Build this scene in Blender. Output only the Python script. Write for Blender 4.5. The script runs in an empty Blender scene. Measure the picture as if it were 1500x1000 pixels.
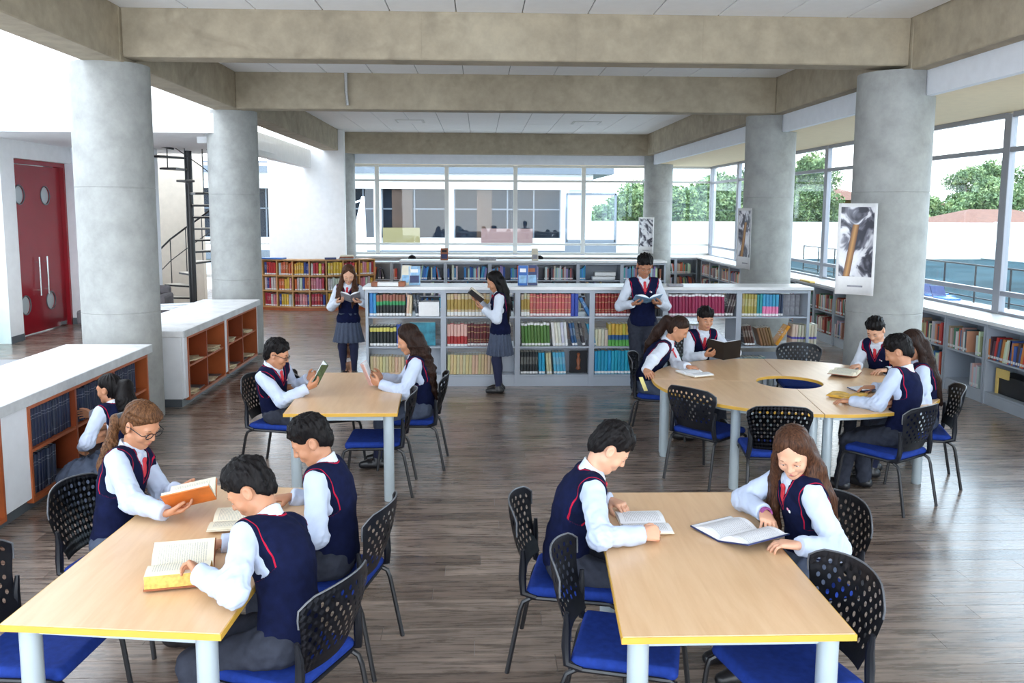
import bpy, bmesh, math, random
import numpy as np
from mathutils import Vector, Matrix
rnd = random.Random(7)
SC = bpy.context.scene
COL = SC.collection
PI = math.pi

# ---------------------------------------------------------------- camera
F_PX, CXP, CYP, CAM_H = 1250.0, 750.0, 455.0, 2.35
pitch = math.atan((CYP - 306) / F_PX)
yaw = math.atan((CXP - 701) / F_PX * math.cos(pitch))
roll = 0.005
fw = Vector((math.sin(yaw) * math.cos(pitch), math.cos(yaw) * math.cos(pitch), -math.sin(pitch)))
rt = Vector((math.cos(yaw), -math.sin(yaw), 0))
up = rt.cross(fw)
r2 = rt * math.cos(roll) + up * math.sin(roll)
u2 = up * math.cos(roll) - rt * math.sin(roll)
cd = bpy.data.cameras.new('camera')
cam = bpy.data.objects.new('camera', cd)
COL.objects.link(cam)
m = Matrix.Identity(4)
for i in range(3):
    m[i][0], m[i][1], m[i][2] = r2[i], u2[i], -fw[i]
m[0][3], m[1][3], m[2][3] = 0, 0, CAM_H
cam.matrix_world = m
cd.sensor_fit = 'HORIZONTAL'
cd.sensor_width = 36.0
cd.lens = F_PX / 1500 * 36.0
cd.shift_x = 0.0
cd.shift_y = -(500 - CYP) / 1500.0
cd.clip_start = 0.05
cd.clip_end = 500
SC.camera = cam

# ---------------------------------------------------------------- world, exposure
SKY_STRENGTH = 2.6
w = bpy.data.worlds.new('sky')
SC.world = w
w.use_nodes = True
nt = w.node_tree
nt.nodes.clear()
out = nt.nodes.new('ShaderNodeOutputWorld')
bg = nt.nodes.new('ShaderNodeBackground')
tc = nt.nodes.new('ShaderNodeTexCoord')
nz = nt.nodes.new('ShaderNodeTexNoise')
nz.inputs['Scale'].default_value = 3.2
nz.inputs['Detail'].default_value = 6
cr = nt.nodes.new('ShaderNodeValToRGB')
cr.color_ramp.elements[0].position = 0.40
cr.color_ramp.elements[0].color = (0.62, 0.80, 1.0, 1)
cr.color_ramp.elements[1].position = 0.60
cr.color_ramp.elements[1].color = (1.0, 1.0, 1.0, 1)
nt.links.new(tc.outputs['Generated'], nz.inputs['Vector'])
nt.links.new(nz.outputs['Fac'], cr.inputs['Fac'])
nt.links.new(cr.outputs['Color'], bg.inputs['Color'])
bg.inputs['Strength'].default_value = SKY_STRENGTH
nt.links.new(bg.outputs['Background'], out.inputs['Surface'])

vs = SC.view_settings
vs.view_transform = 'Standard'
vs.look = 'None'
vs.exposure = 1.22
vs.gamma = 1.0
vs.use_curve_mapping = False
SC.cycles.use_denoising = True
SC.cycles.max_bounces = 8
SC.cycles.diffuse_bounces = 4
SC.cycles.transparent_max_bounces = 12
SC.cycles.caustics_reflective = False
SC.cycles.caustics_refractive = False
SC.cycles.sample_clamp_indirect = 8.0

# ---------------------------------------------------------------- materials
MAT = {}
def nmat(name):
    m = bpy.data.materials.new(name)
    m.use_nodes = True
    n = m.node_tree
    b = n.nodes['Principled BSDF']
    MAT[name] = m
    return m, n, b
def node(n, t, **kw):
    x = n.nodes.new(t)
    for k, v in kw.items():
        if k in x.inputs:
            x.inputs[k].default_value = v
        else:
            setattr(x, k, v)
    return x
def ramp(n, fac, stops):
    r = n.nodes.new('ShaderNodeValToRGB')
    e = r.color_ramp.elements
    while len(e) < len(stops):
        e.new(0.5)
    for i, (p, c) in enumerate(stops):
        e[i].position = p
        e[i].color = (c[0], c[1], c[2], 1)
    n.links.new(fac, r.inputs['Fac'])
    return r.outputs['Color']
def coords(n, scale=(1, 1, 1), kind='Object'):
    t = n.nodes.new('ShaderNodeTexCoord')
    mp = n.nodes.new('ShaderNodeMapping')
    mp.inputs['Scale'].default_value = scale
    n.links.new(t.outputs[kind], mp.inputs['Vector'])
    return mp.outputs['Vector']
def noise(n, vec, scale, detail=4, rough=0.5, dist=0.0):
    x = n.nodes.new('ShaderNodeTexNoise')
    x.inputs['Scale'].default_value = scale
    x.inputs['Detail'].default_value = detail
    x.inputs['Roughness'].default_value = rough
    x.inputs['Distortion'].default_value = dist
    if vec is not None:
        n.links.new(vec, x.inputs['Vector'])
    return x.outputs['Fac']
def mathn(n, op, a, b=None):
    x = n.nodes.new('ShaderNodeMath')
    x.operation = op
    for i, v in enumerate((a, b)):
        if v is None:
            continue
        if isinstance(v, (int, float)):
            x.inputs[i].default_value = v
        else:
            n.links.new(v, x.inputs[i])
    return x.outputs[0]
def mix(n, fac, a, b, blend='MIX'):
    x = n.nodes.new('ShaderNodeMix')
    x.data_type = 'RGBA'
    x.blend_type = blend
    for s, v in ((x.inputs[0], fac), (x.inputs[6], a), (x.inputs[7], b)):
        if isinstance(v, (int, float)):
            s.default_value = v
        elif isinstance(v, tuple):
            s.default_value = (v[0], v[1], v[2], 1)
        else:
            n.links.new(v, s)
    return x.outputs[2]
def bump(n, b, h, strength=0.2, dist=0.01):
    x = n.nodes.new('ShaderNodeBump')
    x.inputs['Strength'].default_value = strength
    x.inputs['Distance'].default_value = dist
    n.links.new(h, x.inputs['Height'])
    n.links.new(x.outputs['Normal'], b.inputs['Normal'])
def simple(name, col, rough=0.5, metal=0.0, var=0.0, scale=8.0, bmp=0.0, bscale=60.0, spec=0.5, sheen=0.0):
    m, n, b = nmat(name)
    b.inputs['Roughness'].default_value = rough
    b.inputs['Metallic'].default_value = metal
    b.inputs['Specular IOR Level'].default_value = spec
    if sheen:
        b.inputs['Sheen Weight'].default_value = sheen
    v = coords(n)
    f = noise(n, v, scale, 5)
    lo = tuple(max(0, c * (1 - var)) for c in col)
    hi = tuple(min(1, c * (1 + var)) for c in col)
    n.links.new(ramp(n, f, [(0.3, lo), (0.7, hi)]), b.inputs['Base Color'])
    if bmp:
        bump(n, b, noise(n, v, bscale, 3), bmp, 0.003)
    return m

simple('plaster_white', (0.86, 0.87, 0.88), 0.7, var=0.03)
simple('plaster_cream', (0.86, 0.70, 0.46), 0.7, var=0.03)
simple('fascia_white', (0.80, 0.83, 0.88), 0.6, var=0.03)
simple('ceiling_white', (0.90, 0.90, 0.90), 0.8, var=0.02, bmp=0.1, bscale=200)
simple('joint_grey', (0.36, 0.36, 0.37), 0.8)
simple('metal_shelf', (0.40, 0.44, 0.50), 0.35, var=0.05, scale=3)
simple('shelf_top_white', (0.84, 0.84, 0.84), 0.3, var=0.03)
simple('leg_metal', (0.50, 0.58, 0.62), 0.35, metal=0.3, var=0.03)
simple('black_plastic', (0.008, 0.009, 0.013), 0.34, var=0.2, spec=0.3)
simple('black_metal', (0.010, 0.010, 0.012), 0.35, var=0.1)
simple('edge_glint', (0.10, 0.105, 0.115), 0.35)
simple('blue_fabric', (0.011, 0.036, 0.23), 0.85, var=0.15, scale=30, bmp=0.3, bscale=400, spec=0.2)
simple('edge_yellow', (0.66, 0.38, 0.055), 0.4, var=0.05)
simple('red_door', (0.30, 0.012, 0.022), 0.22, var=0.08, scale=1.5)
simple('steel', (0.72, 0.73, 0.74), 0.22, metal=0.9)
simple('frosted_glass', (0.52, 0.58, 0.60), 0.25)
simple('baseboard_grey', (0.10, 0.115, 0.13), 0.4)
simple('frame_grey', (0.30, 0.31, 0.35), 0.4, metal=0.3)
simple('frame_light', (0.62, 0.62, 0.60), 0.45)
simple('paper', (0.82, 0.79, 0.70), 0.8, var=0.04, scale=30)
simple('paper_white', (0.86, 0.86, 0.86), 0.8, var=0.03, scale=30)
simple('sofa_grey', (0.13, 0.12, 0.13), 0.8, var=0.15, scale=10)
simple('navy_knit', (0.010, 0.016, 0.065), 0.9, var=0.25, scale=40, bmp=0.5, bscale=350, sheen=0.15)
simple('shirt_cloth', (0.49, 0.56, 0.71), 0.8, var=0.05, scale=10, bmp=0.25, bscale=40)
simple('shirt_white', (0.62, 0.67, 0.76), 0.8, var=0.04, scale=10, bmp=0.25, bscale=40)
simple('tie_red', (0.55, 0.02, 0.035), 0.55, var=0.1, scale=30)
simple('trouser_grey', (0.036, 0.040, 0.056), 0.85, var=0.15, scale=30, bmp=0.2, bscale=60, spec=0.12)
simple('skirt_grey', (0.055, 0.072, 0.115), 0.85, var=0.12, scale=30)
simple('tights_navy', (0.010, 0.014, 0.05), 0.8, var=0.1)
simple('shoe_black', (0.012, 0.012, 0.014), 0.35, var=0.1)
simple('sole_grey', (0.30, 0.28, 0.26), 0.7)
simple('lip', (0.44, 0.13, 0.12), 0.5)
simple('eye_white', (0.80, 0.78, 0.76), 0.25)
simple('eye_dark', (0.012, 0.008, 0.006), 0.15)
simple('brow_brown', (0.10, 0.050, 0.030), 0.8)
simple('brow_dark', (0.020, 0.012, 0.009), 0.8)
simple('emblem_pink', (0.70, 0.25, 0.35), 0.6)
simple('emblem_white', (0.80, 0.80, 0.82), 0.6)
simple('watch_black', (0.01, 0.01, 0.012), 0.3)
simple('bracelet', (0.28, 0.06, 0.22), 0.7, var=0.4, scale=80)
simple('lens', (0.75, 0.75, 0.72), 0.1)
simple('terrace', (0.30, 0.30, 0.30), 0.8, var=0.08, scale=0.6)
simple('parapet_white', (0.88, 0.88, 0.88), 0.7, var=0.02)
simple('lawn', (0.035, 0.07, 0.015), 0.9, var=0.3, scale=1.5)
simple('pool_blue', (0.020, 0.050, 0.065), 0.8, var=0.5, scale=0.25, spec=0.05)
simple('roof_terracotta', (0.17, 0.075, 0.05), 0.8, var=0.15, scale=3)
simple('wall_yellow', (0.78, 0.56, 0.18), 0.8, var=0.06)
simple('panel_yellow', (0.20, 0.17, 0.075), 0.6)
simple('panel_pink', (0.19, 0.115, 0.11), 0.6)
simple('bark', (0.16, 0.12, 0.09), 0.9, var=0.3)
simple('facade_grey', (0.13, 0.155, 0.19), 0.5, var=0.04)
simple('facade_brown', (0.05, 0.024, 0.013), 0.5, var=0.3, scale=0.7)
simple('house_yellow', (0.17, 0.105, 0.03), 0.8, var=0.06)
simple('card_yellow', (0.72, 0.62, 0.25), 0.6)
simple('jeans', (0.07, 0.12, 0.24), 0.85, var=0.15)
simple('wood_orange', (0.26, 0.052, 0.016), 0.38, var=0.25, scale=2.2)
simple('wood_edge', (0.40, 0.098, 0.028), 0.4, var=0.15, scale=4)
simple('wood_honey', (0.56, 0.30, 0.11), 0.45, var=0.12, scale=4)
simple('magazine_cream', (0.70, 0.58, 0.38), 0.6, var=0.2, scale=20)
simple('beige_wall', (0.62, 0.55, 0.46), 0.8, var=0.04)
simple('stair_tread', (0.66, 0.60, 0.52), 0.6)
simple('counter_white', (0.78, 0.80, 0.83), 0.5, var=0.03)
simple('teal_cover', (0.03, 0.22, 0.30), 0.4, var=0.5, scale=9)
simple('cover_rust', (0.30, 0.09, 0.035), 0.45, var=0.25, scale=14)
simple('cover_cream', (0.72, 0.66, 0.52), 0.5, var=0.08)
simple('cover_sky', (0.25, 0.45, 0.66), 0.45, var=0.35, scale=14)
simple('cover_blue', (0.02, 0.12, 0.42), 0.4, var=0.2)
simple('cover_navy', (0.015, 0.03, 0.12), 0.4, var=0.3, scale=14)
simple('cover_orange', (0.62, 0.17, 0.03), 0.45, var=0.2, scale=9)
simple('cover_yellow', (0.75, 0.42, 0.04), 0.45, var=0.15, scale=9)
simple('cover_green', (0.06, 0.11, 0.05), 0.5, var=0.6, scale=25)
simple('cover_black', (0.012, 0.012, 0.014), 0.3, var=0.2)
simple('cover_pink', (0.62, 0.36, 0.32), 0.5, var=0.1)
simple('mag_grey', (0.30, 0.30, 0.33), 0.5, var=0.25, scale=20)
simple('page_edge_gold', (0.72, 0.42, 0.10), 0.7, var=0.25, scale=60)
simple('cover_yellow_page', (0.78, 0.42, 0.05), 0.6, var=0.4, scale=18)
simple('pen', (0.02, 0.02, 0.03), 0.4)

def hairmat(name, c1, c2):
    m, n, b = nmat(name)
    b.inputs['Roughness'].default_value = 0.44
    b.inputs['Specular IOR Level'].default_value = 0.12
    v = coords(n, (9, 9, 1.6))
    f = noise(n, v, 14, 4, 0.6, 0.6)
    n.links.new(ramp(n, f, [(0.35, c1), (0.68, c2)]), b.inputs['Base Color'])
    bump(n, b, f, 0.5, 0.005)
hairmat('hair_black', (0.003, 0.0025, 0.003), (0.011, 0.009, 0.009))
hairmat('hair_darkbrown', (0.010, 0.005, 0.004), (0.040, 0.020, 0.014))
hairmat('hair_brown', (0.026, 0.011, 0.007), (0.105, 0.046, 0.024))
hairmat('hair_chestnut', (0.040, 0.017, 0.008), (0.18, 0.082, 0.036))

def skinmat(name, c):
    m, n, b = nmat(name)
    b.inputs['Roughness'].default_value = 0.5
    b.inputs['Subsurface Weight'].default_value = 0.12
    b.inputs['Subsurface Radius'].default_value = (0.02, 0.008, 0.004)
    v = coords(n)
    f = noise(n, v, 9, 4)
    n.links.new(ramp(n, f, [(0.3, tuple(k * 0.90 for k in c)), (0.7, tuple(min(1, k * 1.08) for k in c))]), b.inputs['Base Color'])
skinmat('skin_light', (0.68, 0.37, 0.24))
skinmat('skin_tan', (0.50, 0.235, 0.13))
skinmat('skin_brown', (0.40, 0.175, 0.095))

# knitted vest: navy with a red line that follows the armholes and the V neck
m, n, b = nmat('vest_knit')
b.inputs['Roughness'].default_value = 0.95
b.inputs['Specular IOR Level'].default_value = 0.12
at = n.nodes.new('ShaderNodeAttribute'); at.attribute_name = 'trim'
r = n.nodes.new('ShaderNodeValToRGB')
r.color_ramp.interpolation = 'CONSTANT'
e = r.color_ramp.elements
e[0].position = 0.0; e[0].color = (0.005, 0.008, 0.030, 1)
e[1].position = 0.085; e[1].color = (0.42, 0.012, 0.04, 1)
x = e.new(0.135); x.color = (0.006, 0.009, 0.036, 1)
sc_ = mathn(n, 'MULTIPLY', at.outputs['Fac'], 10.0)
n.links.new(sc_, r.inputs['Fac'])
v = coords(n)
f = noise(n, v, 25, 4)
n.links.new(mix(n, 1.0, r.outputs['Color'], ramp(n, f, [(0.3, (0.75, 0.75, 0.75)), (0.7, (1.15, 1.15, 1.2))]), 'MULTIPLY'), b.inputs['Base Color'])
wv = n.nodes.new('ShaderNodeTexWave'); wv.inputs['Scale'].default_value = 55; wv.bands_direction = 'X'
n.links.new(v, wv.inputs['Vector'])
bump(n, b, wv.outputs['Fac'], 0.12, 0.002)

# concrete
def concrete(name, c_lo, c_mid, c_hi, rough=0.75, streak=True, pits=True):
    m, n, b = nmat(name)
    b.inputs['Roughness'].default_value = rough
    v = coords(n)
    f1 = noise(n, v, 0.7, 6, 0.6, 0.4)
    f2 = noise(n, v, 5.0, 6, 0.65)
    col = ramp(n, f1, [(0.28, c_lo), (0.5, c_mid), (0.72, c_hi)])
    col = mix(n, 0.55, col, ramp(n, f2, [(0.25, tuple(k * 0.6 for k in c_mid)), (0.75, tuple(min(1, k * 1.35) for k in c_mid))]))
    if streak:
        vv = coords(n, (6, 6, 0.35))
        f3 = noise(n, vv, 2.0, 4, 0.6)
        col = mix(n, 0.35, col, ramp(n, f3, [(0.35, (0.55, 0.53, 0.50)), (0.62, (1.1, 1.08, 1.05))]), 'MULTIPLY')
    if pits:
        f4 = noise(n, v, 1.3, 3, 0.5, 1.0)
        col = mix(n, 0.8, col, ramp(n, f4, [(0.60, (1, 1, 1)), (0.78, (0.50, 0.48, 0.46))]), 'MULTIPLY')
    n.links.new(col, b.inputs['Base Color'])
    bump(n, b, noise(n, v, 35, 5), 0.25, 0.004)
concrete('concrete_beam', (0.265, 0.220, 0.158), (0.375, 0.315, 0.225), (0.49, 0.425, 0.315), streak=False)
concrete('concrete_column', (0.29, 0.295, 0.28), (0.335, 0.34, 0.325), (0.38, 0.385, 0.37), 0.6, streak=False, pits=False)
concrete('counter_concrete', (0.42, 0.44, 0.46), (0.55, 0.57, 0.58), (0.66, 0.67, 0.68), 0.55, streak=False, pits=False)
concrete('counter_top', (0.66, 0.67, 0.68), (0.74, 0.75, 0.76), (0.80, 0.81, 0.82), 0.4, streak=False, pits=False)

# floor planks: each plank takes its own tone
m, n, b = nmat('floor_plank')
b.inputs['Roughness'].default_value = 0.33
oi = n.nodes.new('ShaderNodeObjectInfo')
at = n.nodes.new('ShaderNodeAttribute'); at.attribute_name = 'tone'
rndv = mathn(n, 'FRACT', mathn(n, 'ADD', oi.outputs['Random'], at.outputs['Fac']))
v = coords(n, (0.8, 14, 1), 'Generated')
geo = n.nodes.new('ShaderNodeNewGeometry')
mp = n.nodes.new('ShaderNodeMapping'); mp.inputs['Scale'].default_value = (1.0, 13, 1)
n.links.new(geo.outputs['Position'], mp.inputs['Vector'])
f1 = noise(n, mp.outputs['Vector'], 2.2, 7, 0.68, 0.6)
mp2 = n.nodes.new('ShaderNodeMapping'); mp2.inputs['Scale'].default_value = (2.2, 6, 1)
n.links.new(geo.outputs['Position'], mp2.inputs['Vector'])
f2 = noise(n, mp2.outputs['Vector'], 2.0, 4, 0.6, 1.2)
base = ramp(n, rndv, [(0.0, (0.110, 0.078, 0.060)), (0.35, (0.19, 0.142, 0.112)), (0.7, (0.245, 0.188, 0.152)), (1.0, (0.142, 0.102, 0.080))])
col = mix(n, 0.85, base, ramp(n, f1, [(0.32, (0.30, 0.28, 0.27)), (0.5, (1.0, 0.98, 0.96)), (0.68, (2.0, 1.95, 1.9))]), 'MULTIPLY')
col = mix(n, 0.7, col, ramp(n, f2, [(0.58, (1, 1, 1)), (0.75, (0.42, 0.36, 0.33))]), 'MULTIPLY')
n.links.new(col, b.inputs['Base Color'])
n.links.new(ramp(n, f1, [(0.3, (0.20, 0.20, 0.20)), (0.7, (0.38, 0.38, 0.38))]), b.inputs['Roughness'])
bump(n, b, f1, 0.22, 0.005)
b.inputs['Coat Weight'].default_value = 0.45
b.inputs['Coat Roughness'].default_value = 0.16

# beech table top
m, n, b = nmat('beech')
b.inputs['Roughness'].default_value = 0.30
v = coords(n, (7, 0.7, 1))
f1 = noise(n, v, 3.0, 6, 0.6, 0.4)
v2 = coords(n)
f2 = noise(n, v2, 1.2, 3)
col = ramp(n, f1, [(0.3, (0.68, 0.43, 0.235)), (0.55, (0.74, 0.49, 0.285)), (0.75, (0.78, 0.535, 0.325))])
col = mix(n, 0.4, col, ramp(n, f2, [(0.3, (0.92, 0.88, 0.84)), (0.7, (1.05, 1.05, 1.05))]), 'MULTIPLY')
n.links.new(col, b.inputs['Base Color'])

# book covers: each book its own colour (object colour) with a pale foot label and thin bands on the spine
def bookmat(name, mode):
    m, n, b = nmat(name)
    b.inputs['Roughness'].default_value = 0.45
    oi = n.nodes.new('ShaderNodeObjectInfo')
    t = n.nodes.new('ShaderNodeTexCoord')
    sx = n.nodes.new('ShaderNodeSeparateXYZ')
    n.links.new(t.outputs['Object'], sx.inputs['Vector'])
    z = sx.outputs['Z']
    col = oi.outputs['Color']
    def band(lo, hi):
        return mathn(n, 'MULTIPLY', mathn(n, 'GREATER_THAN', z, lo), mathn(n, 'LESS_THAN', z, hi))
    f = noise(n, t.outputs['Object'], 4, 3)
    col = mix(n, 1.0, col, (0.90, 0.88, 0.88), 'MULTIPLY')
    col = mix(n, 0.5, col, ramp(n, f, [(0.3, (0.75, 0.75, 0.75)), (0.7, (1.15, 1.15, 1.15))]), 'MULTIPLY')
    if 'foot' in mode:
        col = mix(n, band(0.03, 0.13), col, (0.80, 0.80, 0.80))
    if 'head' in mode:
        col = mix(n, band(0.90, 1.0), col, (0.80, 0.80, 0.80))
    if 'gold' in mode:
        for a, c in ((0.86, 0.885), (0.62, 0.64), (0.30, 0.32), (0.22, 0.235)):
            col = mix(n, band(a, c), col, (0.62, 0.47, 0.20))
    if 'title' in mode:
        tm = n.nodes.new('ShaderNodeMapping'); tm.inputs['Scale'].default_value = (2.2, 1.0, 22.0)
        n.links.new(t.outputs['Object'], tm.inputs['Vector'])
        f2 = noise(n, tm.outputs['Vector'], 2.0, 1)
        col = mix(n, mathn(n, 'MULTIPLY', band(0.42, 0.78), mathn(n, 'GREATER_THAN', f2, 0.60)), col, (0.85, 0.83, 0.75))
    if 'tri' in mode:   # red-brown over green over black
        col = mix(n, band(0.0, 0.52), col, (0.008, 0.012, 0.012))
        col = mix(n, band(0.52, 0.70), col, (0.03, 0.30, 0.10))
        col = mix(n, band(0.03, 0.15), col, (0.80, 0.80, 0.80))
    if 'yellowtop' in mode:
        col = mix(n, band(0.72, 0.92), col, (0.60, 0.55, 0.12))
        col = mix(n, band(0.03, 0.15), col, (0.80, 0.80, 0.80))
    if 'ygreen' in mode:
        col = mix(n, band(0.0, 0.28), col, (0.12, 0.42, 0.08))
        col = mix(n, band(0.28, 0.50), col, (0.02, 0.10, 0.28))
    if 'line' in mode:
        for a, c in ((0.80, 0.815), (0.72, 0.73), (0.16, 0.172)):
            col = mix(n, mathn(n, 'MULTIPLY', band(a, c), 0.55), col, (0.40, 0.42, 0.48))
    if 'purple' in mode:
        col = mix(n, band(0.32, 0.42), col, (0.10, 0.08, 0.42))
    if 'whitered' in mode:
        col = mix(n, band(0.45, 0.98), col, (0.70, 0.42, 0.36))
        col = mix(n, band(0.0, 0.10), col, (0.80, 0.80, 0.80))
    if 'goldfoot' in mode:
        col = mix(n, band(0.30, 0.75), col, (0.42, 0.28, 0.06))
        col = mix(n, band(0.03, 0.20), col, (0.80, 0.80, 0.80))
    if 'bluepink' in mode:
        col = mix(n, band(0.0, 0.45), col, (0.80, 0.22, 0.42))
        col = mix(n, band(0.02, 0.12), col, (0.85, 0.85, 0.85))
    n.links.new(col, b.inputs['Base Color'])
for mode in ('plain', 'foot', 'head_foot', 'gold_foot', 'title', 'title_foot', 'tri', 'yellowtop', 'ygreen', 'purple', 'whitered', 'goldfoot', 'bluepink', 'gold', 'spine_line'):
    bookmat('book_' + mode, mode)
# joined far books: colour from a face attribute
m, n, b = nmat('book_mixed')
b.inputs['Roughness'].default_value = 0.5
at = n.nodes.new('ShaderNodeAttribute'); at.attribute_name = 'tint'
n.links.new(at.outputs['Color'], b.inputs['Base Color'])

# printed page: grey text lines
def pagemat(name, col, pict=False):
    m, n, b = nmat(name)
    b.inputs['Roughness'].default_value = 0.7
    t = n.nodes.new('ShaderNodeUVMap')
    sx = n.nodes.new('ShaderNodeSeparateXYZ')
    n.links.new(t.outputs['UV'], sx.inputs['Vector'])
    u, v = sx.outputs['X'], sx.outputs['Y']
    def rng(s, lo, hi):
        return mathn(n, 'MULTIPLY', mathn(n, 'GREATER_THAN', s, lo), mathn(n, 'LESS_THAN', s, hi))
    line = mathn(n, 'GREATER_THAN', mathn(n, 'FRACT', mathn(n, 'MULTIPLY', v, 26.0)), 0.5)
    f = noise(n, t.outputs['UV'], 60, 1)
    ink = mathn(n, 'MULTIPLY', mathn(n, 'MULTIPLY', line, mathn(n, 'GREATER_THAN', f, 0.40)), mathn(n, 'MULTIPLY', rng(u, 0.12, 0.88), rng(v, 0.10, 0.90)))
    c = mix(n, mathn(n, 'MULTIPLY', ink, 0.55), col, (0.25, 0.25, 0.27))
    n.links.new(c, b.inputs['Base Color'])
pagemat('page_cream', (0.80, 0.74, 0.58))
pagemat('page_white', (0.80, 0.81, 0.83))

# window glass
m, n, b = nmat('window_glass')
n.nodes.remove(b)
tr = n.nodes.new('ShaderNodeBsdfTransparent'); tr.inputs['Color'].default_value = (0.93, 0.97, 0.98, 1)
gl = n.nodes.new('ShaderNodeBsdfGlossy'); gl.inputs['Roughness'].default_value = 0.02
lw = n.nodes.new('ShaderNodeLayerWeight'); lw.inputs['Blend'].default_value = 0.5
fac = mathn(n, 'ADD', mathn(n, 'MULTIPLY', mathn(n, 'POWER', lw.outputs['Facing'], 5.0), 0.5), 0.03)
mx = n.nodes.new('ShaderNodeMixShader')
n.links.new(fac, mx.inputs[0]); n.links.new(tr.outputs[0], mx.inputs[1]); n.links.new(gl.outputs[0], mx.inputs[2])
n.links.new(mx.outputs[0], n.nodes['Material Output'].inputs['Surface'])
m, n, b = nmat('green_glass')
n.nodes.remove(b)
tr = n.nodes.new('ShaderNodeBsdfTransparent'); tr.inputs['Color'].default_value = (0.55, 0.82, 0.80, 1)
gl = n.nodes.new('ShaderNodeBsdfGlossy'); gl.inputs['Roughness'].default_value = 0.05
lw = n.nodes.new('ShaderNodeLayerWeight'); lw.inputs['Blend'].default_value = 0.5
fac = mathn(n, 'ADD', mathn(n, 'MULTIPLY', mathn(n, 'POWER', lw.outputs['Facing'], 5.0), 0.5), 0.04)
mx = n.nodes.new('ShaderNodeMixShader')
n.links.new(fac, mx.inputs[0]); n.links.new(tr.outputs[0], mx.inputs[1]); n.links.new(gl.outputs[0], mx.inputs[2])
n.links.new(mx.outputs[0], n.nodes['Material Output'].inputs['Surface'])
simple('dark_glass', (0.010, 0.014, 0.022), 0.15, var=0.25, scale=0.5, spec=0.06)

# leaves
m, n, b = nmat('leaf_green')
b.inputs['Roughness'].default_value = 0.6
b.inputs['Subsurface Weight'].default_value = 0.0
oi = n.nodes.new('ShaderNodeObjectInfo')
v = coords(n)
f = noise(n, v, 1.4, 4)
c = ramp(n, f, [(0.3, (0.07, 0.13, 0.06)), (0.52, (0.16, 0.25, 0.10)), (0.72, (0.36, 0.43, 0.19))])
n.links.new(c, b.inputs['Base Color'])

# poster print
def postermat(name, seed, accent):
    m, n, b = nmat(name)
    b.inputs['Roughness'].default_value = 0.4
    t = n.nodes.new('ShaderNodeUVMap')
    mp = n.nodes.new('ShaderNodeMapping'); mp.inputs['Location'].default_value = (seed, seed * 2.3, 0)
    mp.inputs['Scale'].default_value = (1.0, 1.6, 1)
    n.links.new(t.outputs['UV'], mp.inputs['Vector'])
    f = noise(n, mp.outputs['Vector'], 1.7, 2.5, 0.5, 1.6)
    c = ramp(n, f, [(0.38, (0.03, 0.03, 0.045)), (0.47, (0.16, 0.16, 0.20)), (0.53, (0.70, 0.70, 0.74)), (0.66, (0.85, 0.85, 0.87))])
    sx = n.nodes.new('ShaderNodeSeparateXYZ')
    n.links.new(t.outputs['UV'], sx.inputs['Vector'])
    if accent:
        d = mathn(n, 'ABSOLUTE', mathn(n, 'SUBTRACT', mathn(n, 'SUBTRACT', sx.outputs['X'], 0.22), mathn(n, 'MULTIPLY', sx.outputs['Y'], 0.30)))
        k = mathn(n, 'MULTIPLY', mathn(n, 'LESS_THAN', d, 0.10), mathn(n, 'LESS_THAN', sx.outputs['Y'], 0.75))
        c = mix(n, k, c, ramp(n, mathn(n, 'MULTIPLY', d, 10.0), [(0.0, (0.55, 0.28, 0.08)), (1.0, (0.12, 0.04, 0.02))]))
    n.links.new(c, b.inputs['Base Color'])
postermat('poster_print_a', 1.7, True)
postermat('poster_print_b', 4.1, True)
postermat('poster_print_c', 7.9, False)
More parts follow.
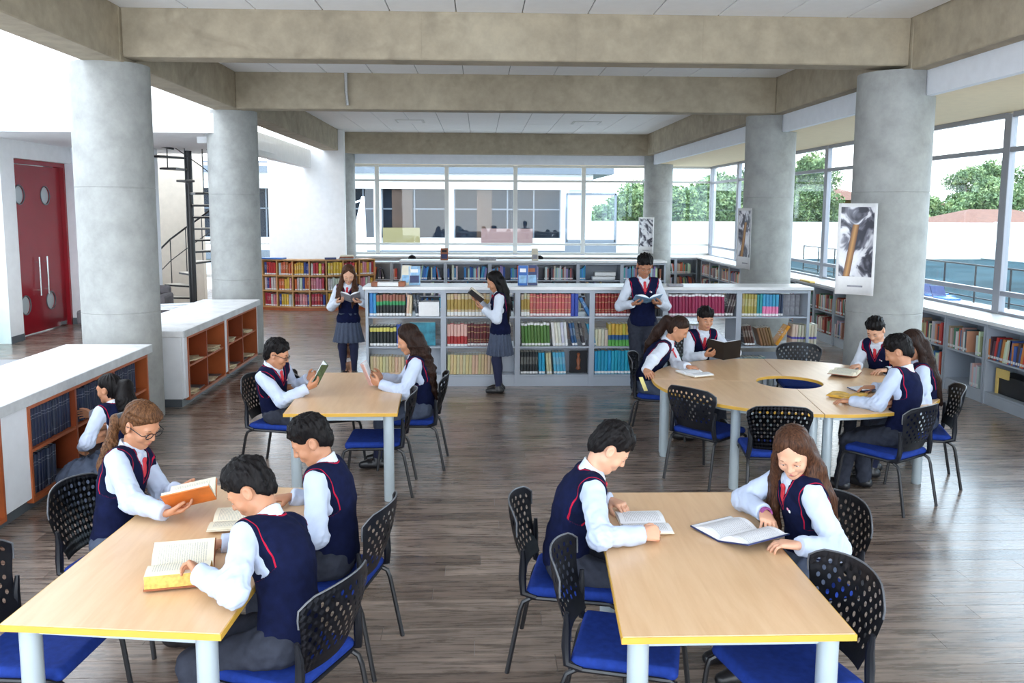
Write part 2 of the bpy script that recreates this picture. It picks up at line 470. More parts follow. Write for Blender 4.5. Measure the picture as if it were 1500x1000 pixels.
# ---------------------------------------------------------------- mesh helpers
class MB:
    """collects shapes for ONE mesh"""
    def __init__(s):
        s.v = []; s.f = []; s.uv = None
    def quad(s, a, b, c, d):
        i = len(s.v); s.v += [tuple(a), tuple(b), tuple(c), tuple(d)]; s.f.append((i, i + 1, i + 2, i + 3)); return s
    def box(s, x0, x1, y0, y1, z0, z1):
        i = len(s.v)
        s.v += [(x, y, z) for z in (z0, z1) for x, y in ((x0, y0), (x1, y0), (x1, y1), (x0, y1))]
        for q in ((3, 2, 1, 0), (4, 5, 6, 7), (0, 1, 5, 4), (1, 2, 6, 5), (2, 3, 7, 6), (3, 0, 4, 7)):
            s.f.append(tuple(i + k for k in q))
        return s
    def prism(s, pts, z0, z1):
        n = len(pts); i = len(s.v)
        s.v += [(p[0], p[1], z0) for p in pts] + [(p[0], p[1], z1) for p in pts]
        s.f.append(tuple(range(i + n - 1, i - 1, -1))); s.f.append(tuple(range(i + n, i + 2 * n)))
        for k in range(n):
            j = (k + 1) % n
            s.f.append((i + k, i + j, i + n + j, i + n + k))
        return s
    def ring(s, r, z, n=24, c=(0, 0), ph=0):
        i = len(s.v)
        s.v += [(c[0] + r * math.cos(2 * PI * k / n + ph), c[1] + r * math.sin(2 * PI * k / n + ph), z) for k in range(n)]
        return i
    def lathe(s, prof, n=24, c=(0, 0), cap=True):
        rs = [s.ring(r, z, n, c) for r, z in prof]
        for a, b in zip(rs, rs[1:]):
            for k in range(n):
                j = (k + 1) % n
                s.f.append((a + k, a + j, b + j, b + k))
        if cap:
            s.f.append(tuple(range(rs[0] + n - 1, rs[0] - 1, -1))); s.f.append(tuple(range(rs[-1], rs[-1] + n)))
        return s
    def cyl(s, c, r, z0, z1, n=24):
        return s.lathe([(r, z0), (r, z1)], n, c)
    def tube(s, pts, r, n=8, closed=False):
        pts = [Vector(p) for p in pts]
        N = len(pts); rings = []
        prev = None
        for k, p in enumerate(pts):
            if closed:
                t = (pts[(k + 1) % N] - pts[k - 1])
            else:
                t = pts[min(k + 1, N - 1)] - pts[max(k - 1, 0)]
            t.normalize()
            if prev is None:
                a = Vector((0, 0, 1)) if abs(t.z) < 0.9 else Vector((1, 0, 0))
                prev = (a - t * a.dot(t)).normalized()
            else:
                prev = (prev - t * prev.dot(t)).normalized()
            q = t.cross(prev)
            rr = r[k] if isinstance(r, (list, tuple)) else r
            i = len(s.v)
            s.v += [tuple(p + (prev * math.cos(2 * PI * j / n) + q * math.sin(2 * PI * j / n)) * rr) for j in range(n)]
            rings.append(i)
        L = N if closed else N - 1
        for k in range(L):
            a, b = rings[k], rings[(k + 1) % N]
            for j in range(n):
                l = (j + 1) % n
                s.f.append((a + j, a + l, b + l, b + j))
        if not closed:
            s.f.append(tuple(range(rings[0] + n - 1, rings[0] - 1, -1))); s.f.append(tuple(range(rings[-1], rings[-1] + n)))
        return s
    def grid(s, fn, nu, nv):
        i = len(s.v)
        for b in range(nv + 1):
            for a in range(nu + 1):
                s.v.append(tuple(fn(a / nu, b / nv)))
        for b in range(nv):
            for a in range(nu):
                k = i + b * (nu + 1) + a
                s.f.append((k, k + 1, k + nu + 2, k + nu + 1))
        return s
    def mesh(s, name, bev=0, smooth=False, seg=2):
        me = bpy.data.meshes.new(name)
        me.from_pydata(s.v, [], s.f)
        if bev:
            bm = bmesh.new(); bm.from_mesh(me)
            bmesh.ops.bevel(bm, geom=[e for e in bm.edges if e.is_manifold and e.calc_face_angle(0) > 0.6], offset=bev, segments=seg, profile=0.5, affect='EDGES')
            bm.to_mesh(me); bm.free()
        if smooth:
            me.shade_smooth()
            try:
                me.set_sharp_from_angle(angle=math.radians(40))
            except Exception:
                pass
        return me
    def build(s, name, mat, parent=None, bev=0, smooth=False, loc=None, seg=2):
        return link(name, s.mesh(name, bev, smooth, seg), mat, parent, loc)

def link(name, me, mat=None, parent=None, loc=None):
    o = bpy.data.objects.new(name, me)
    COL.objects.link(o)
    if mat is not None:
        mats = mat if isinstance(mat, (list, tuple)) else [mat]
        if not me.materials:
            for q in mats:
                me.materials.append(MAT[q])
    if parent is not None:
        o.parent = parent
    if loc is not None:
        o.location = loc
    return o
def empty(name, loc=(0, 0, 0), rz=0.0):
    o = bpy.data.objects.new(name, None)
    o.empty_display_size = 0.1
    COL.objects.link(o)
    o.location = loc; o.rotation_euler = (0, 0, rz)
    return o
def tag(o, label=None, cat=None, group=None, kind=None):
    if label: o['label'] = label
    if cat: o['category'] = cat
    if group: o['group'] = group
    if kind: o['kind'] = kind
    return o
def thing(name, label, cat, loc=(0, 0, 0), rz=0.0, group=None):
    return tag(empty(name, loc, rz), label, cat, group)
def struct(o, label=None):
    o['kind'] = 'structure'
    if label: o['label'] = label
    return o
def dup(o, loc=None, rz=None, label=None, group=None):
    """copy of a thing with copies of its parts and sub-parts"""
    c = o.copy(); COL.objects.link(c)
    if loc is not None: c.location = loc
    if rz is not None: c.rotation_euler = (0, 0, rz)
    if label: c['label'] = label
    if group: c['group'] = group
    for ch in o.children:
        d = ch.copy(); COL.objects.link(d); d.parent = c
        for g in ch.children:
            e = g.copy(); COL.objects.link(e); e.parent = d
    return c

# ---------------------------------------------------------------- implicit surfaces (numpy surface nets)
BIG = 9.0
def V3(*a): return np.array(a, dtype=np.float64)
def unit(v):
    v = np.asarray(v, float); return v / max(1e-9, np.linalg.norm(v))
def cap(a, b, ra, rb=None):
    rb = ra if rb is None else rb
    a = np.asarray(a, float); b = np.asarray(b, float)
    d = b - a; L2 = max(1e-9, float(d @ d)); R = max(ra, rb)
    def f(x, y, z):
        px, py, pz = x - a[0], y - a[1], z - a[2]
        t = np.clip((px * d[0] + py * d[1] + pz * d[2]) / L2, 0, 1)
        return np.sqrt((px - t * d[0]) ** 2 + (py - t * d[1]) ** 2 + (pz - t * d[2]) ** 2) - (ra + (rb - ra) * t)
    return f, np.minimum(a, b) - R, np.maximum(a, b) + R
def ell(c, r, R=None):
    c = np.asarray(c, float); r = np.asarray(r, float)
    R = np.eye(3) if R is None else np.asarray(R, float)
    def f(x, y, z):
        px, py, pz = x - c[0], y - c[1], z - c[2]
        q = [(px * R[0, i] + py * R[1, i] + pz * R[2, i]) for i in range(3)]
        k0 = np.sqrt((q[0] / r[0]) ** 2 + (q[1] / r[1]) ** 2 + (q[2] / r[2]) ** 2)
        k1 = np.sqrt((q[0] / r[0] ** 2) ** 2 + (q[1] / r[1] ** 2) ** 2 + (q[2] / r[2] ** 2) ** 2)
        return k0 * (k0 - 1.0) / np.maximum(k1, 1e-6)
    e = np.sqrt(((R * r[None, :]) ** 2).sum(1))
    return f, c - e, c + e
def rbox(c, h, R=None, rad=0.005):
    c = np.asarray(c, float); h = np.asarray(h, float)
    R = np.eye(3) if R is None else np.asarray(R, float)
    def f(x, y, z):
        px, py, pz = x - c[0], y - c[1], z - c[2]
        q = [np.abs(px * R[0, i] + py * R[1, i] + pz * R[2, i]) - (h[i] - rad) for i in range(3)]
        o = np.sqrt(np.maximum(q[0], 0) ** 2 + np.maximum(q[1], 0) ** 2 + np.maximum(q[2], 0) ** 2)
        return o + np.minimum(np.maximum(q[0], np.maximum(q[1], q[2])), 0) - rad
    e = (np.abs(R) * h[None, :]).sum(1)
    return f, c - e, c + e
def smin(a, b, k):
    if k <= 0: return np.minimum(a, b)
    h = np.clip(0.5 + 0.5 * (b - a) / k, 0, 1)
    return b + (a - b) * h - k * h * (1 - h)
def smax(a, b, k):
    return -smin(-a, -b, k)
class Implicit:
    def __init__(s): s.ops = []
    def add(s, prim, k=0.0): s.ops.append(('u', prim, k)); return s
    def sub(s, prim, k=0.0): s.ops.append(('s', prim, k)); return s
    def fn(s, f): s.ops.append(('f', f, 0)); return s      # f(x,y,z,d)->d, everywhere
    def bounds(s):
        lo = np.min([o[1][1] for o in s.ops if o[0] == 'u'], axis=0); hi = np.max([o[1][2] for o in s.ops if o[0] == 'u'], axis=0)
        return lo, hi
    def ev(s, P):
        x, y, z = P[:, 0], P[:, 1], P[:, 2]
        d = np.full(len(P), BIG)
        for t, p, k in s.ops:
            if t == 'u': d = smin(d, p[0](x, y, z), k)
            elif t == 's': d = smax(d, -p[0](x, y, z), k)
            else: d = p(x, y, z, d)
        return d
    def grid(s, h, fine=None, hf=None, pad=0.025):
        lo, hi = s.bounds(); lo = lo - pad; hi = hi + pad
        ax = []
        for i in range(3):
            iv = (fine or {}).get(i)
            if not iv:
                ax.append(np.arange(lo[i], hi[i] + h, h))
            else:
                xs = [lo[i]]
                while xs[-1] < hi[i]:
                    st = hf if any(a <= xs[-1] <= b for a, b in iv) else h
                    xs.append(xs[-1] + st)
                ax.append(np.array(xs))
        X, Y, Z = ax
        D = np.full((len(X), len(Y), len(Z)), BIG, dtype=np.float32)
        for t, p, k in s.ops:
            if t == 'f':
                msk = np.abs(D) < 0.06
                idx = np.nonzero(msk)
                D[idx] = p(X[idx[0]], Y[idx[1]], Z[idx[2]], D[idx].astype(np.float64))
                continue
            mg = k + 2.5 * h
            sl = []
            for i, a in enumerate(ax):
                i0 = max(0, np.searchsorted(a, p[1][i] - mg) - 1); i1 = min(len(a), np.searchsorted(a, p[2][i] + mg) + 1)
                sl.append(slice(i0, i1))
            if any(q.start >= q.stop for q in sl): continue
            v = p[0](X[sl[0]][:, None, None], Y[sl[1]][None, :, None], Z[sl[2]][None, None, :])
            sub = D[sl[0], sl[1], sl[2]]
            D[sl[0], sl[1], sl[2]] = smin(sub, v, k) if t == 'u' else smax(sub, -v, k)
        return ax, D
    def mesh(s, h, fine=None, hf=None):
        ax, D = s.grid(h, fine, hf)
        return nets(ax, D)
def nets(ax, D):
    nx, ny, nz_ = D.shape
    S = D < 0
    c = np.zeros((nx - 1, ny - 1, nz_ - 1), np.uint8)
    offs = [(i, j, k) for i in (0, 1) for j in (0, 1) for k in (0, 1)]
    for i, j, k in offs:
        c += S[i:nx - 1 + i, j:ny - 1 + j, k:nz_ - 1 + k]
    ci = np.nonzero((c > 0) & (c < 8))
    n = len(ci[0])
    vals = np.empty((n, 8)); 
    for q, (i, j, k) in enumerate(offs):
        vals[:, q] = D[ci[0] + i, ci[1] + j, ci[2] + k]
    acc = np.zeros((n, 3)); cnt = np.zeros(n)
    for a in range(8):
        for b in range(a + 1, 8):
            oa, ob = np.array(offs[a]), np.array(offs[b])
            if np.abs(oa - ob).sum() != 1: continue
            va, vb = vals[:, a], vals[:, b]
            mk = (va < 0) != (vb < 0)
            t = np.where(mk, va / np.where(mk, va - vb, 1), 0)
            acc += np.where(mk[:, None], oa[None] + t[:, None] * (ob - oa)[None], 0)
            cnt += mk
    acc /= np.maximum(cnt, 1)[:, None]
    P = np.empty((n, 3))
    for i in range(3):
        a = ax[i]; P[:, i] = a[ci[i]] + acc[:, i] * (a[ci[i] + 1] - a[ci[i]])
    idx = np.full(c.shape, -1, np.int32); idx[ci] = np.arange(n)
    F = []
    for axis in range(3):
        u, v = (axis + 1) % 3, (axis + 2) % 3
        sa = [slice(None)] * 3; sb = [slice(None)] * 3
        sa[axis] = slice(0, -1); sb[axis] = slice(1, None)
        for w_ in (u, v):
            sa[w_] = slice(1, -1); sb[w_] = slice(1, -1)
        A, B = S[tuple(sa)], S[tuple(sb)]
        e = np.nonzero(A != B)
        if len(e[0]) == 0: continue
        base = [e[0].copy(), e[1].copy(), e[2].copy()]
        base[u] = base[u] + 1; base[v] = base[v] + 1
        def cell(du, dv):
            q = [base[0].copy(), base[1].copy(), base[2].copy()]
            q[u] -= du; q[v] -= dv
            return idx[q[0], q[1], q[2]]
        q = np.stack([cell(1, 1), cell(0, 1), cell(0, 0), cell(1, 0)], 1)
        fl = ~A[e]
        q[fl] = q[fl][:, ::-1]
        F.append(q)
    return P, np.concatenate(F)
def np_mesh(name, P, F, attr=None):
    me = bpy.data.meshes.new(name)
    me.vertices.add(len(P)); me.vertices.foreach_set('co', P.astype(np.float32).ravel())
    nF = len(F); k = F.shape[1]
    me.loops.add(nF * k); me.loops.foreach_set('vertex_index', F.astype(np.int32).ravel())
    me.polygons.add(nF); me.polygons.foreach_set('loop_start', np.arange(0, nF * k, k, dtype=np.int32))
    try:
        me.polygons.foreach_set('loop_total', np.full(nF, k, dtype=np.int32))
    except Exception:
        pass
    me.update(calc_edges=True)
    me.polygons.foreach_set('use_smooth', np.ones(nF, dtype=bool))
    if attr is not None:
        for an, av in attr.items():
            a = me.attributes.new(an, 'FLOAT', 'POINT'); a.data.foreach_set('value', av.astype(np.float32))
    me.validate()
    return me
def coarsen(P, F, keep, cell=0.024):
    """merge the vertices outside keep on a coarse grid (skin that lies under clothing); returns vertices and triangles"""
    key = np.floor(P / cell).astype(np.int64)
    code = (key[:, 0] * 73856093) ^ (key[:, 1] * 19349663) ^ (key[:, 2] * 83492791)
    code = np.where(keep, np.arange(len(P)) + (1 << 60), code)
    _, first, inv = np.unique(code, return_index=True, return_inverse=True)
    n = len(first); cnt_ = np.bincount(inv, minlength=n).astype(float)
    Q = np.stack([np.bincount(inv, P[:, i], minlength=n) / cnt_ for i in range(3)], 1)
    T = np.concatenate([F[:, [0, 1, 2]], F[:, [0, 2, 3]]])
    T = inv[T]
    ok = (T[:, 0] != T[:, 1]) & (T[:, 1] != T[:, 2]) & (T[:, 0] != T[:, 2])
    T = T[ok]
    _, u_ = np.unique(np.sort(T, 1), axis=0, return_index=True)
    return Q, T[u_]
def frame_from(z, xhint):
    """3x3, columns x,y,z"""
    z = unit(z); x = np.asarray(xhint, float); x = unit(x - z * (x @ z)); y = np.cross(z, x)
    return np.stack([x, y, z], 1)
# ---------------------------------------------------------------- people
def wob(x, y, z, w, ph=0.0):
    """smooth pseudo-noise, about -1..1, wavelength about w"""
    k = 2 * PI / w
    return (np.sin(k * (x * 0.9 + y * 0.43) + 1.7 * np.sin(k * 0.6 * z + ph) + ph) * np.sin(k * (z * 0.8 - x * 0.37) + 1.3 * np.sin(k * 0.7 * y) + 2 * ph)
            + 0.5 * np.sin(k * 1.9 * (y * 0.8 + z * 0.5) + ph * 3 + np.sin(k * x)))
def ik(a, t, l1, l2, pole):
    a = np.asarray(a, float); t = np.asarray(t, float)
    d = t - a; L = np.linalg.norm(d); L = max(L, 1e-6)
    u = d / L
    Lc = min(max(L, abs(l1 - l2) + 0.01), (l1 + l2) * 0.999)
    t = a + u * Lc
    q = (l1 * l1 - l2 * l2 + Lc * Lc) / (2 * Lc)
    hgt = math.sqrt(max(0, l1 * l1 - q * q))
    p = np.asarray(pole, float); p = p - u * (p @ u); p = unit(p)
    return a + u * q + p * hgt, t

def add_hand(S, W, fd, pn, side, curl, s, spread=0.0):
    """five separate fingers on a palm. W wrist, fd finger direction, pn palm normal, side +1 right / -1 left"""
    fd = unit(fd); pn = unit(pn - fd * (np.asarray(pn, float) @ fd)); lat = np.cross(fd, pn) * side   # towards the thumb
    s = s * 1.02
    kn = []
    for i in range(4):                       # index .. little
        o = (0.030 - 0.0195 * i) * s
        k = W + fd * (0.080 - (0.004 if i == 0 else 0.006 * (i - 1))) * s + lat * o
        kn.append(k)
        S.add(cap(W + lat * o * 0.55 + fd * 0.012 * s, k, 0.0135 * s, 0.0115 * s), 0.012)
    S.add(ell(W + fd * 0.045 * s + lat * 0.004, V3(0.034, 0.043, 0.013) * s, np.stack([lat, fd, pn], 1)), 0.012)
    lens = [(0.034, 0.022, 0.018), (0.037, 0.025, 0.019), (0.034, 0.023, 0.018), (0.027, 0.018, 0.016)]
    rr = [0.0088, 0.0092, 0.0088, 0.0076]
    for i in range(4):
        p = kn[i]; ang = 0.0
        cs = curl if isinstance(curl, (tuple, list)) else (curl, curl * 1.15, curl * 0.7)
        sp = (1.5 - i) * (0.05 + spread)
        for j in range(3):
            ang += math.radians(cs[j] + 3 * i)
            d = (fd * math.cos(sp) + lat * math.sin(sp))
            d = unit(d * math.cos(ang) + pn * math.sin(ang))
            q = p + d * lens[i][j] * s
            r0 = rr[i] * s * (1 - 0.10 * j)
            S.add(cap(p, q, r0, r0 * 0.9), 0.003)
            p = q
    t0 = W + fd * 0.018 * s + lat * 0.022 * s + pn * 0.004
    t1 = t0 + unit(fd * 0.62 + lat * 0.62 + pn * 0.35) * 0.038 * s
    t2 = t1 + unit(fd * 0.86 + lat * 0.30 + pn * 0.45) * 0.030 * s
    t3 = t2 + unit(fd * 0.95 + lat * 0.02 + pn * 0.38) * 0.024 * s
    S.add(cap(t0, t1, 0.015 * s, 0.0115 * s), 0.010)
    S.add(cap(t1, t2, 0.0108 * s, 0.0098 * s), 0.003)
    S.add(cap(t2, t3, 0.0098 * s, 0.0082 * s), 0.003)

def person(label, pel, a, head, hz=None, h=1.57, mode='sit', seat=0.45, hp=(30, 0, 0), L=None, R=None, feet=None,
           hair=('short', 'hair_black'), skin='skin_tan', sex='m', glasses=False, near=True, twist=0.0, extras=(), group=None,
           poleL=None, poleR=None, face=True, arms=True, bulk=1.0, knees=None, eyes_open=0.25):
    """pel: world x,y of the pelvis; a: facing (0=+Y, 90=+X); head: world head centre; hp: head (pitch down, world facing azimuth or None, roll)"""
    s = h / 1.57
    root = thing('person', label, 'person', (pel[0], pel[1], 0), -math.radians(a), group)
    ca, sa = math.cos(math.radians(a)), math.sin(math.radians(a))
    def loc(P):
        x, y, z = P[0] - pel[0], P[1] - pel[1], P[2]
        return V3(x * ca - y * sa, x * sa + y * ca, z)
    def ldir(d):
        return V3(d[0] * ca - d[1] * sa, d[0] * sa + d[1] * ca, d[2])
    hh = s                                             # head scale: 1 -> 0.245 m high
    zp = seat + 0.085 * s if mode in ('sit', 'kneel') else 0.80 * s
    if mode == 'kneel': zp = seat
    P = V3(0, 0, zp)
    Hc = loc(head)
    # head frame
    haz = hp[1] if hp[1] is not None else a
    hr = math.radians(haz - a)
    pt = math.radians(hp[0]); rl = math.radians(hp[2])
    hf = V3(math.sin(hr) * math.cos(pt), math.cos(hr) * math.cos(pt), -math.sin(pt))
    hx = V3(math.cos(hr), -math.sin(hr), 0)
    hu = np.cross(hx, hf)
    hx, hu = hx * math.cos(rl) - hu * math.sin(rl), hu * math.cos(rl) + hx * math.sin(rl)
    HR = np.stack([hx, hf, hu], 1)
    def HP(x, y, z): return Hc + HR @ (V3(x, y, z) * hh)
    # neck base: between pelvis and head
    skullbase = HP(0, -0.025, -0.075)
    d0 = skullbase - P
    T = unit(d0)
    tl = 0.485 * s
    nlen = max(0.055 * s, np.linalg.norm(d0) - tl)
    if np.linalg.norm(d0) - tl > 0.11 * s: tl = np.linalg.norm(d0) - 0.11 * s; nlen = 0.11 * s
    if np.linalg.norm(d0) - tl < 0.055 * s: tl = np.linalg.norm(d0) - 0.055 * s
    # slumped spine: bow the torso backwards a little when leaning
    nb = P + T * tl
    lean = math.asin(max(-1, min(1, T[1])))
    bow = (0.02 + 0.06 * max(0, lean)) * s * (1 if mode != 'stand' else 0.3)
    wai = P + T * 0.16 * s * (tl / (0.485 * s)) + V3(0, -bow, 0)
    che = P + T * 0.325 * s * (tl / (0.485 * s)) + V3(0, -bow, 0)
    up2 = unit(nb - che)
    tw = math.radians(twist)
    xr = V3(math.cos(tw), -math.sin(tw), 0); xr = unit(xr - up2 * (xr @ up2))
    fr = np.cross(up2, xr)                              # torso front
    TR = np.stack([xr, fr, up2], 1)
    shw = (0.150 if sex == 'm' else 0.140) * s * (0.5 + 0.5 * bulk)
    sh = {+1: nb - up2 * 0.045 * s + xr * shw + fr * 0.005, -1: nb - up2 * 0.045 * s - xr * shw + fr * 0.005}
    # legs
    hip = {+1: P + V3(0.080 * s, 0, 0), -1: P + V3(-0.080 * s, 0, 0)}
    ft = {}
    if feet is None:
        if mode == 'sit': ft = {+1: V3(0.10, 0.36, 0.075 * s), -1: V3(-0.10, 0.40, 0.075 * s)}
        elif mode == 'stand': ft = {+1: V3(0.075, 0.0, 0.075 * s), -1: V3(-0.075, 0.02, 0.075 * s)}
        else: ft = {+1: V3(0.12, -0.18, 0.07), -1: V3(-0.12, -0.18, 0.07)}
    else:
        for k, q in ((+1, feet[0]), (-1, feet[1])):
            l_ = loc((q[0], q[1], 0)); ft[k] = V3(l_[0], l_[1], (q[2] if len(q) > 2 else 0.075 * s))
    kn, ank = {}, {}
    for k in (1, -1):
        pole = V3(0.12 * k, 1.0, 0.35) if mode != 'kneel' else V3(0.25 * k, 1.0, 0.2)
        kn[k], ank[k] = ik(hip[k], ft[k], 0.37 * s, 0.36 * s, pole)
    # arms
    spec = {+1: R, -1: L}
    el, wr, hd = {}, {}, {}
    for k in (1, -1):
        q = spec[k]
        if q is None:
            tgt = sh[k] + V3(0.06 * k, 0.06, -0.46 * s); fd = V3(0, 0.15, -1); pn = V3(-k, 0, 0); curl = 18
        else:
            tgt = loc(q[0]); fd = ldir(q[1]); pn = ldir(q[2]); curl = q[3]
        pole = (poleR if k > 0 else poleL)
        pole = V3(0.55 * k, -0.35, -0.8) if pole is None else ldir(pole)
        el[k], wr[k] = ik(sh[k], tgt, 0.278 * s, 0.236 * s, pole)
        hd[k] = (fd, pn, curl)
    def torso(S, e, kk=0.05):
        b = bulk
        S.add(ell(P + V3(0, -0.005, 0.02 * s), V3(0.138 * b, 0.105 * b, 0.105) * s + e))
        S.add(ell(wai, V3(0.122 * b, 0.092 * b, 0.13) * s + e, TR), kk)
        S.add(ell(che, V3(0.142 * b, 0.100 * b, 0.145) * s + e, TR), kk)
        S.add(ell(che + up2 * 0.07 * s, V3(0.138 * b, 0.085 * b, 0.085) * s + e, TR), kk)
        for k in (1, -1):
            S.add(cap(nb - up2 * 0.035 * s + xr * 0.03 * k * s, sh[k] - xr * 0.012 * k * s, 0.052 * s + e, 0.046 * s + e), kk * 0.8)
    def arm(S, k, e, ee=0.0, we=0.0, kk=0.03):
        S.add(cap(sh[k], el[k], 0.047 * s + e, 0.037 * s + e + ee), kk)
        S.add(cap(el[k], wr[k], 0.036 * s + e + ee, 0.0235 * s + e + we), kk)
    def leg(S, k, e, ae=0.0, kk=0.04):
        S.add(cap(hip[k], kn[k], 0.080 * s * bulk + e, 0.053 * s + e), kk)
        S.add(cap(kn[k], ank[k], 0.052 * s + e, 0.033 * s + e + ae), kk)
        ax = unit(ank[k] - kn[k])
        back = unit(np.cross(np.cross(ax, V3(0, 1, 0)), ax) + 1e-6) * -1
        S.add(ell(kn[k] + ax * 0.11 * s + back * 0.015 * s, V3(0.044 * s + e, 0.046 * s + e, 0.10 * s), frame_from(ax, V3(1, 0, 0))), 0.03)
    hB, hC, hH = (0.0085, 0.0085, 0.006) if near else (0.011, 0.012, 0.010)
    hf_ = 0.0036 if near else 0.0062
    # ---- body: one continuous surface
    S = Implicit()
    torso(S, -0.004)
    for k in (1, -1):
        leg(S, k, -0.007); arm(S, k, -0.003)
        S.add(cap(ank[k], ank[k] + V3(0, 0.10 * s, -0.035 * s), 0.033 * s, 0.026 * s), 0.02)
    S.add(cap(nb - T * 0.02, skullbase + hu * 0.02, (0.056 if sex == 'm' else 0.050) * hh, (0.050 if sex == 'm' else 0.046) * hh), 0.03)
    def E(c, r, k, R_=None): S.add(ell(HP(*c), V3(*r) * hh, HR if R_ is None else R_), k)
    E((0, -0.014, 0.030), (0.079, 0.098, 0.0925), 0.02)
    E((0, 0.020, -0.033), (0.064, 0.071, 0.080), 0.03)
    for k in (1, -1):
        S.add(cap(HP(0.046 * k, 0.002, -0.068), HP(0.014 * k, 0.060, -0.100), 0.022 * hh, 0.019 * hh), 0.02)
        E((0.036 * k, 0.058, -0.036), (0.027, 0.026, 0.028), 0.015)
    E((0, 0.064, -0.103), (0.020, 0.019, 0.018), 0.015)
    S.add(cap(HP(0.036, 0.076, 0.016), HP(-0.036, 0.076, 0.016), 0.012 * hh), 0.02)
    for k in (1, -1):
        S.sub(ell(HP(0.033 * k, 0.098, -0.006), V3(0.019, 0.020, 0.014) * hh, HR), 0.012)
    for k in (1, -1):                                    # lids
        E((0.033 * k, 0.0745, -0.003), (0.0165, 0.0125, 0.0125), 0.004)
    S.add(cap(HP(0, 0.084, 0.008), HP(0, 0.103, -0.030), 0.0085 * hh, 0.0120 * hh), 0.012)
    for k in (1, -1):
        E((0.012 * k, 0.094, -0.034), (0.0085, 0.010, 0.008), 0.006)
    E((0, 0.083, -0.066), (0.026, 0.012, 0.017), 0.014)
    for k in (1, -1):
        er = frame_from(hu * 0.96 - hf * 0.25, hx * 0.92 - hf * 0.35 * k)
        S.add(ell(HP(0.083 * k, -0.012, -0.010), V3(0.009, 0.021, 0.033) * hh, er), 0.006)
        S.sub(ell(HP(0.094 * k, -0.008, -0.006), V3(0.007, 0.011, 0.017) * hh, er), 0.005)
    for k in (1, -1):
        add_hand(S, wr[k], hd[k][0], hd[k][1], k, hd[k][2], s * 0.98)
    fine = None
    Hlo = Hc - 0.135 * hh; Hhi = Hc + 0.135 * hh
    iv = {i: [(Hlo[i], Hhi[i])] for i in range(3)}
    for k in (1, -1):
        tip = wr[k] + unit(hd[k][0]) * 0.10 * s
        for i in range(3):
            iv[i].append((tip[i] - 0.085 * s, tip[i] + 0.085 * s))
    Pb, Fb = S.mesh(hB, iv, hf_)
    keep = np.linalg.norm(Pb - Hc, axis=1) < 0.185 * hh
    for k in (1, -1):
        keep |= np.linalg.norm(Pb - (wr[k] + unit(hd[k][0]) * 0.075 * s), axis=1) < 0.135 * s
    Pb, Fb = coarsen(Pb, Fb, keep)
    body = link('body', np_mesh('body', Pb, Fb), skin, root)
    # ---- shirt
    S = Implicit()
    torso(S, 0.006)
    for k in (1, -1): arm(S, k, 0.013, 0.007, 0.010)
    S.add(cap(nb - T * 0.03 * s, nb + T * 0.012 * s, 0.068 * hh, 0.060 * hh), 0.02)
    el0, wr0 = {k: el[k].copy() for k in el}, {k: wr[k].copy() for k in wr}
    def wrinkle(x, y, z, d):
        out = d
        for k in (1, -1):
            q = np.exp(-(((x - el0[k][0]) ** 2 + (y - el0[k][1]) ** 2 + (z - el0[k][2]) ** 2) / (0.11 * s) ** 2))
            out = out - 0.0055 * q * wob(x, y, z, 0.055, 1.0 + k) - 0.0020 * wob(x, y, z, 0.11, 0.3 + k)
        return out
    S.fn(wrinkle)
    def cuffs(x, y, z, d):
        for k in (1, -1):
            n_ = unit(wr0[k] - el0[k]); c_ = wr0[k] - n_ * 0.004
            pl = (x - c_[0]) * n_[0] + (y - c_[1]) * n_[1] + (z - c_[2]) * n_[2]
            nearw = (np.sqrt((x - c_[0]) ** 2 + (y - c_[1]) ** 2 + (z - c_[2]) ** 2) < 0.055 * s)
            d = np.where(nearw, np.maximum(d, pl), d)
        return d
    S.fn(cuffs)
    shirt_impl = S
    Pb, Fb = S.mesh(hC * 0.85)
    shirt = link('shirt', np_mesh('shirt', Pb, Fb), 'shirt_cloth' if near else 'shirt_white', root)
    # collar
    S = Implicit()
    nd = unit(skullbase + hu * 0.02 - nb)
    cb = nb + nd * 0.004 - fr * 0.004
    S.add(cap(cb - nd * 0.012, cb + nd * 0.042 * s, 0.077 * hh, 0.064 * hh))
    S.sub(cap(cb + nd * 0.012, cb + nd * 0.10, 0.0515 * hh))
    for k in (1, -1):
        c = nb + fr * 0.066 * s + xr * 0.036 * k * s - up2 * 0.020 * s
        S.add(ell(c, V3(0.026, 0.010, 0.040) * s, frame_from(up2 - fr * 0.35 + xr * 0.35 * k, xr)), 0.008)
    # front gap
    S.sub(cap(cb + fr * 0.075 * s + nd * 0.055 * s, cb + fr * 0.085 * s - nd * 0.02, 0.026 * s, 0.010 * s), 0.004)
    top = cb + nd * 0.030 * s - fr * 0.0
    nn = unit(nd + fr * 0.45)
    S.fn(lambda x, y, z, d: np.maximum(d, (x - top[0]) * nn[0] + (y - top[1]) * nn[1] + (z - top[2]) * nn[2]))
    Pb, Fb = S.mesh(0.0052 if near else 0.008)
    if len(Fb): link('collar', np_mesh('collar', Pb, Fb), 'shirt_white', root)
    # ---- vest
    S = Implicit()
    torso(S, 0.019)
    S.add(cap(nb - T * 0.05 * s, nb - T * 0.01 * s, 0.075 * hh, 0.070 * hh), 0.02)
    hem = P + (V3(0, 0, -0.035 * s) if mode == 'stand' else V3(0, 0, -0.02 * s))
    hn = unit(wai - P)
    if mode == 'stand': S.add(ell(P + V3(0, 0, 0.0), V3(0.146 * bulk, 0.112 * bulk, 0.10) * s + 0.014), 0.04)
    S.fn(lambda x, y, z, d: np.maximum(d, -((x - hem[0]) * hn[0] + (y - hem[1]) * hn[1] + (z - hem[2]) * hn[2])))
    cuts, sleeves = [], []
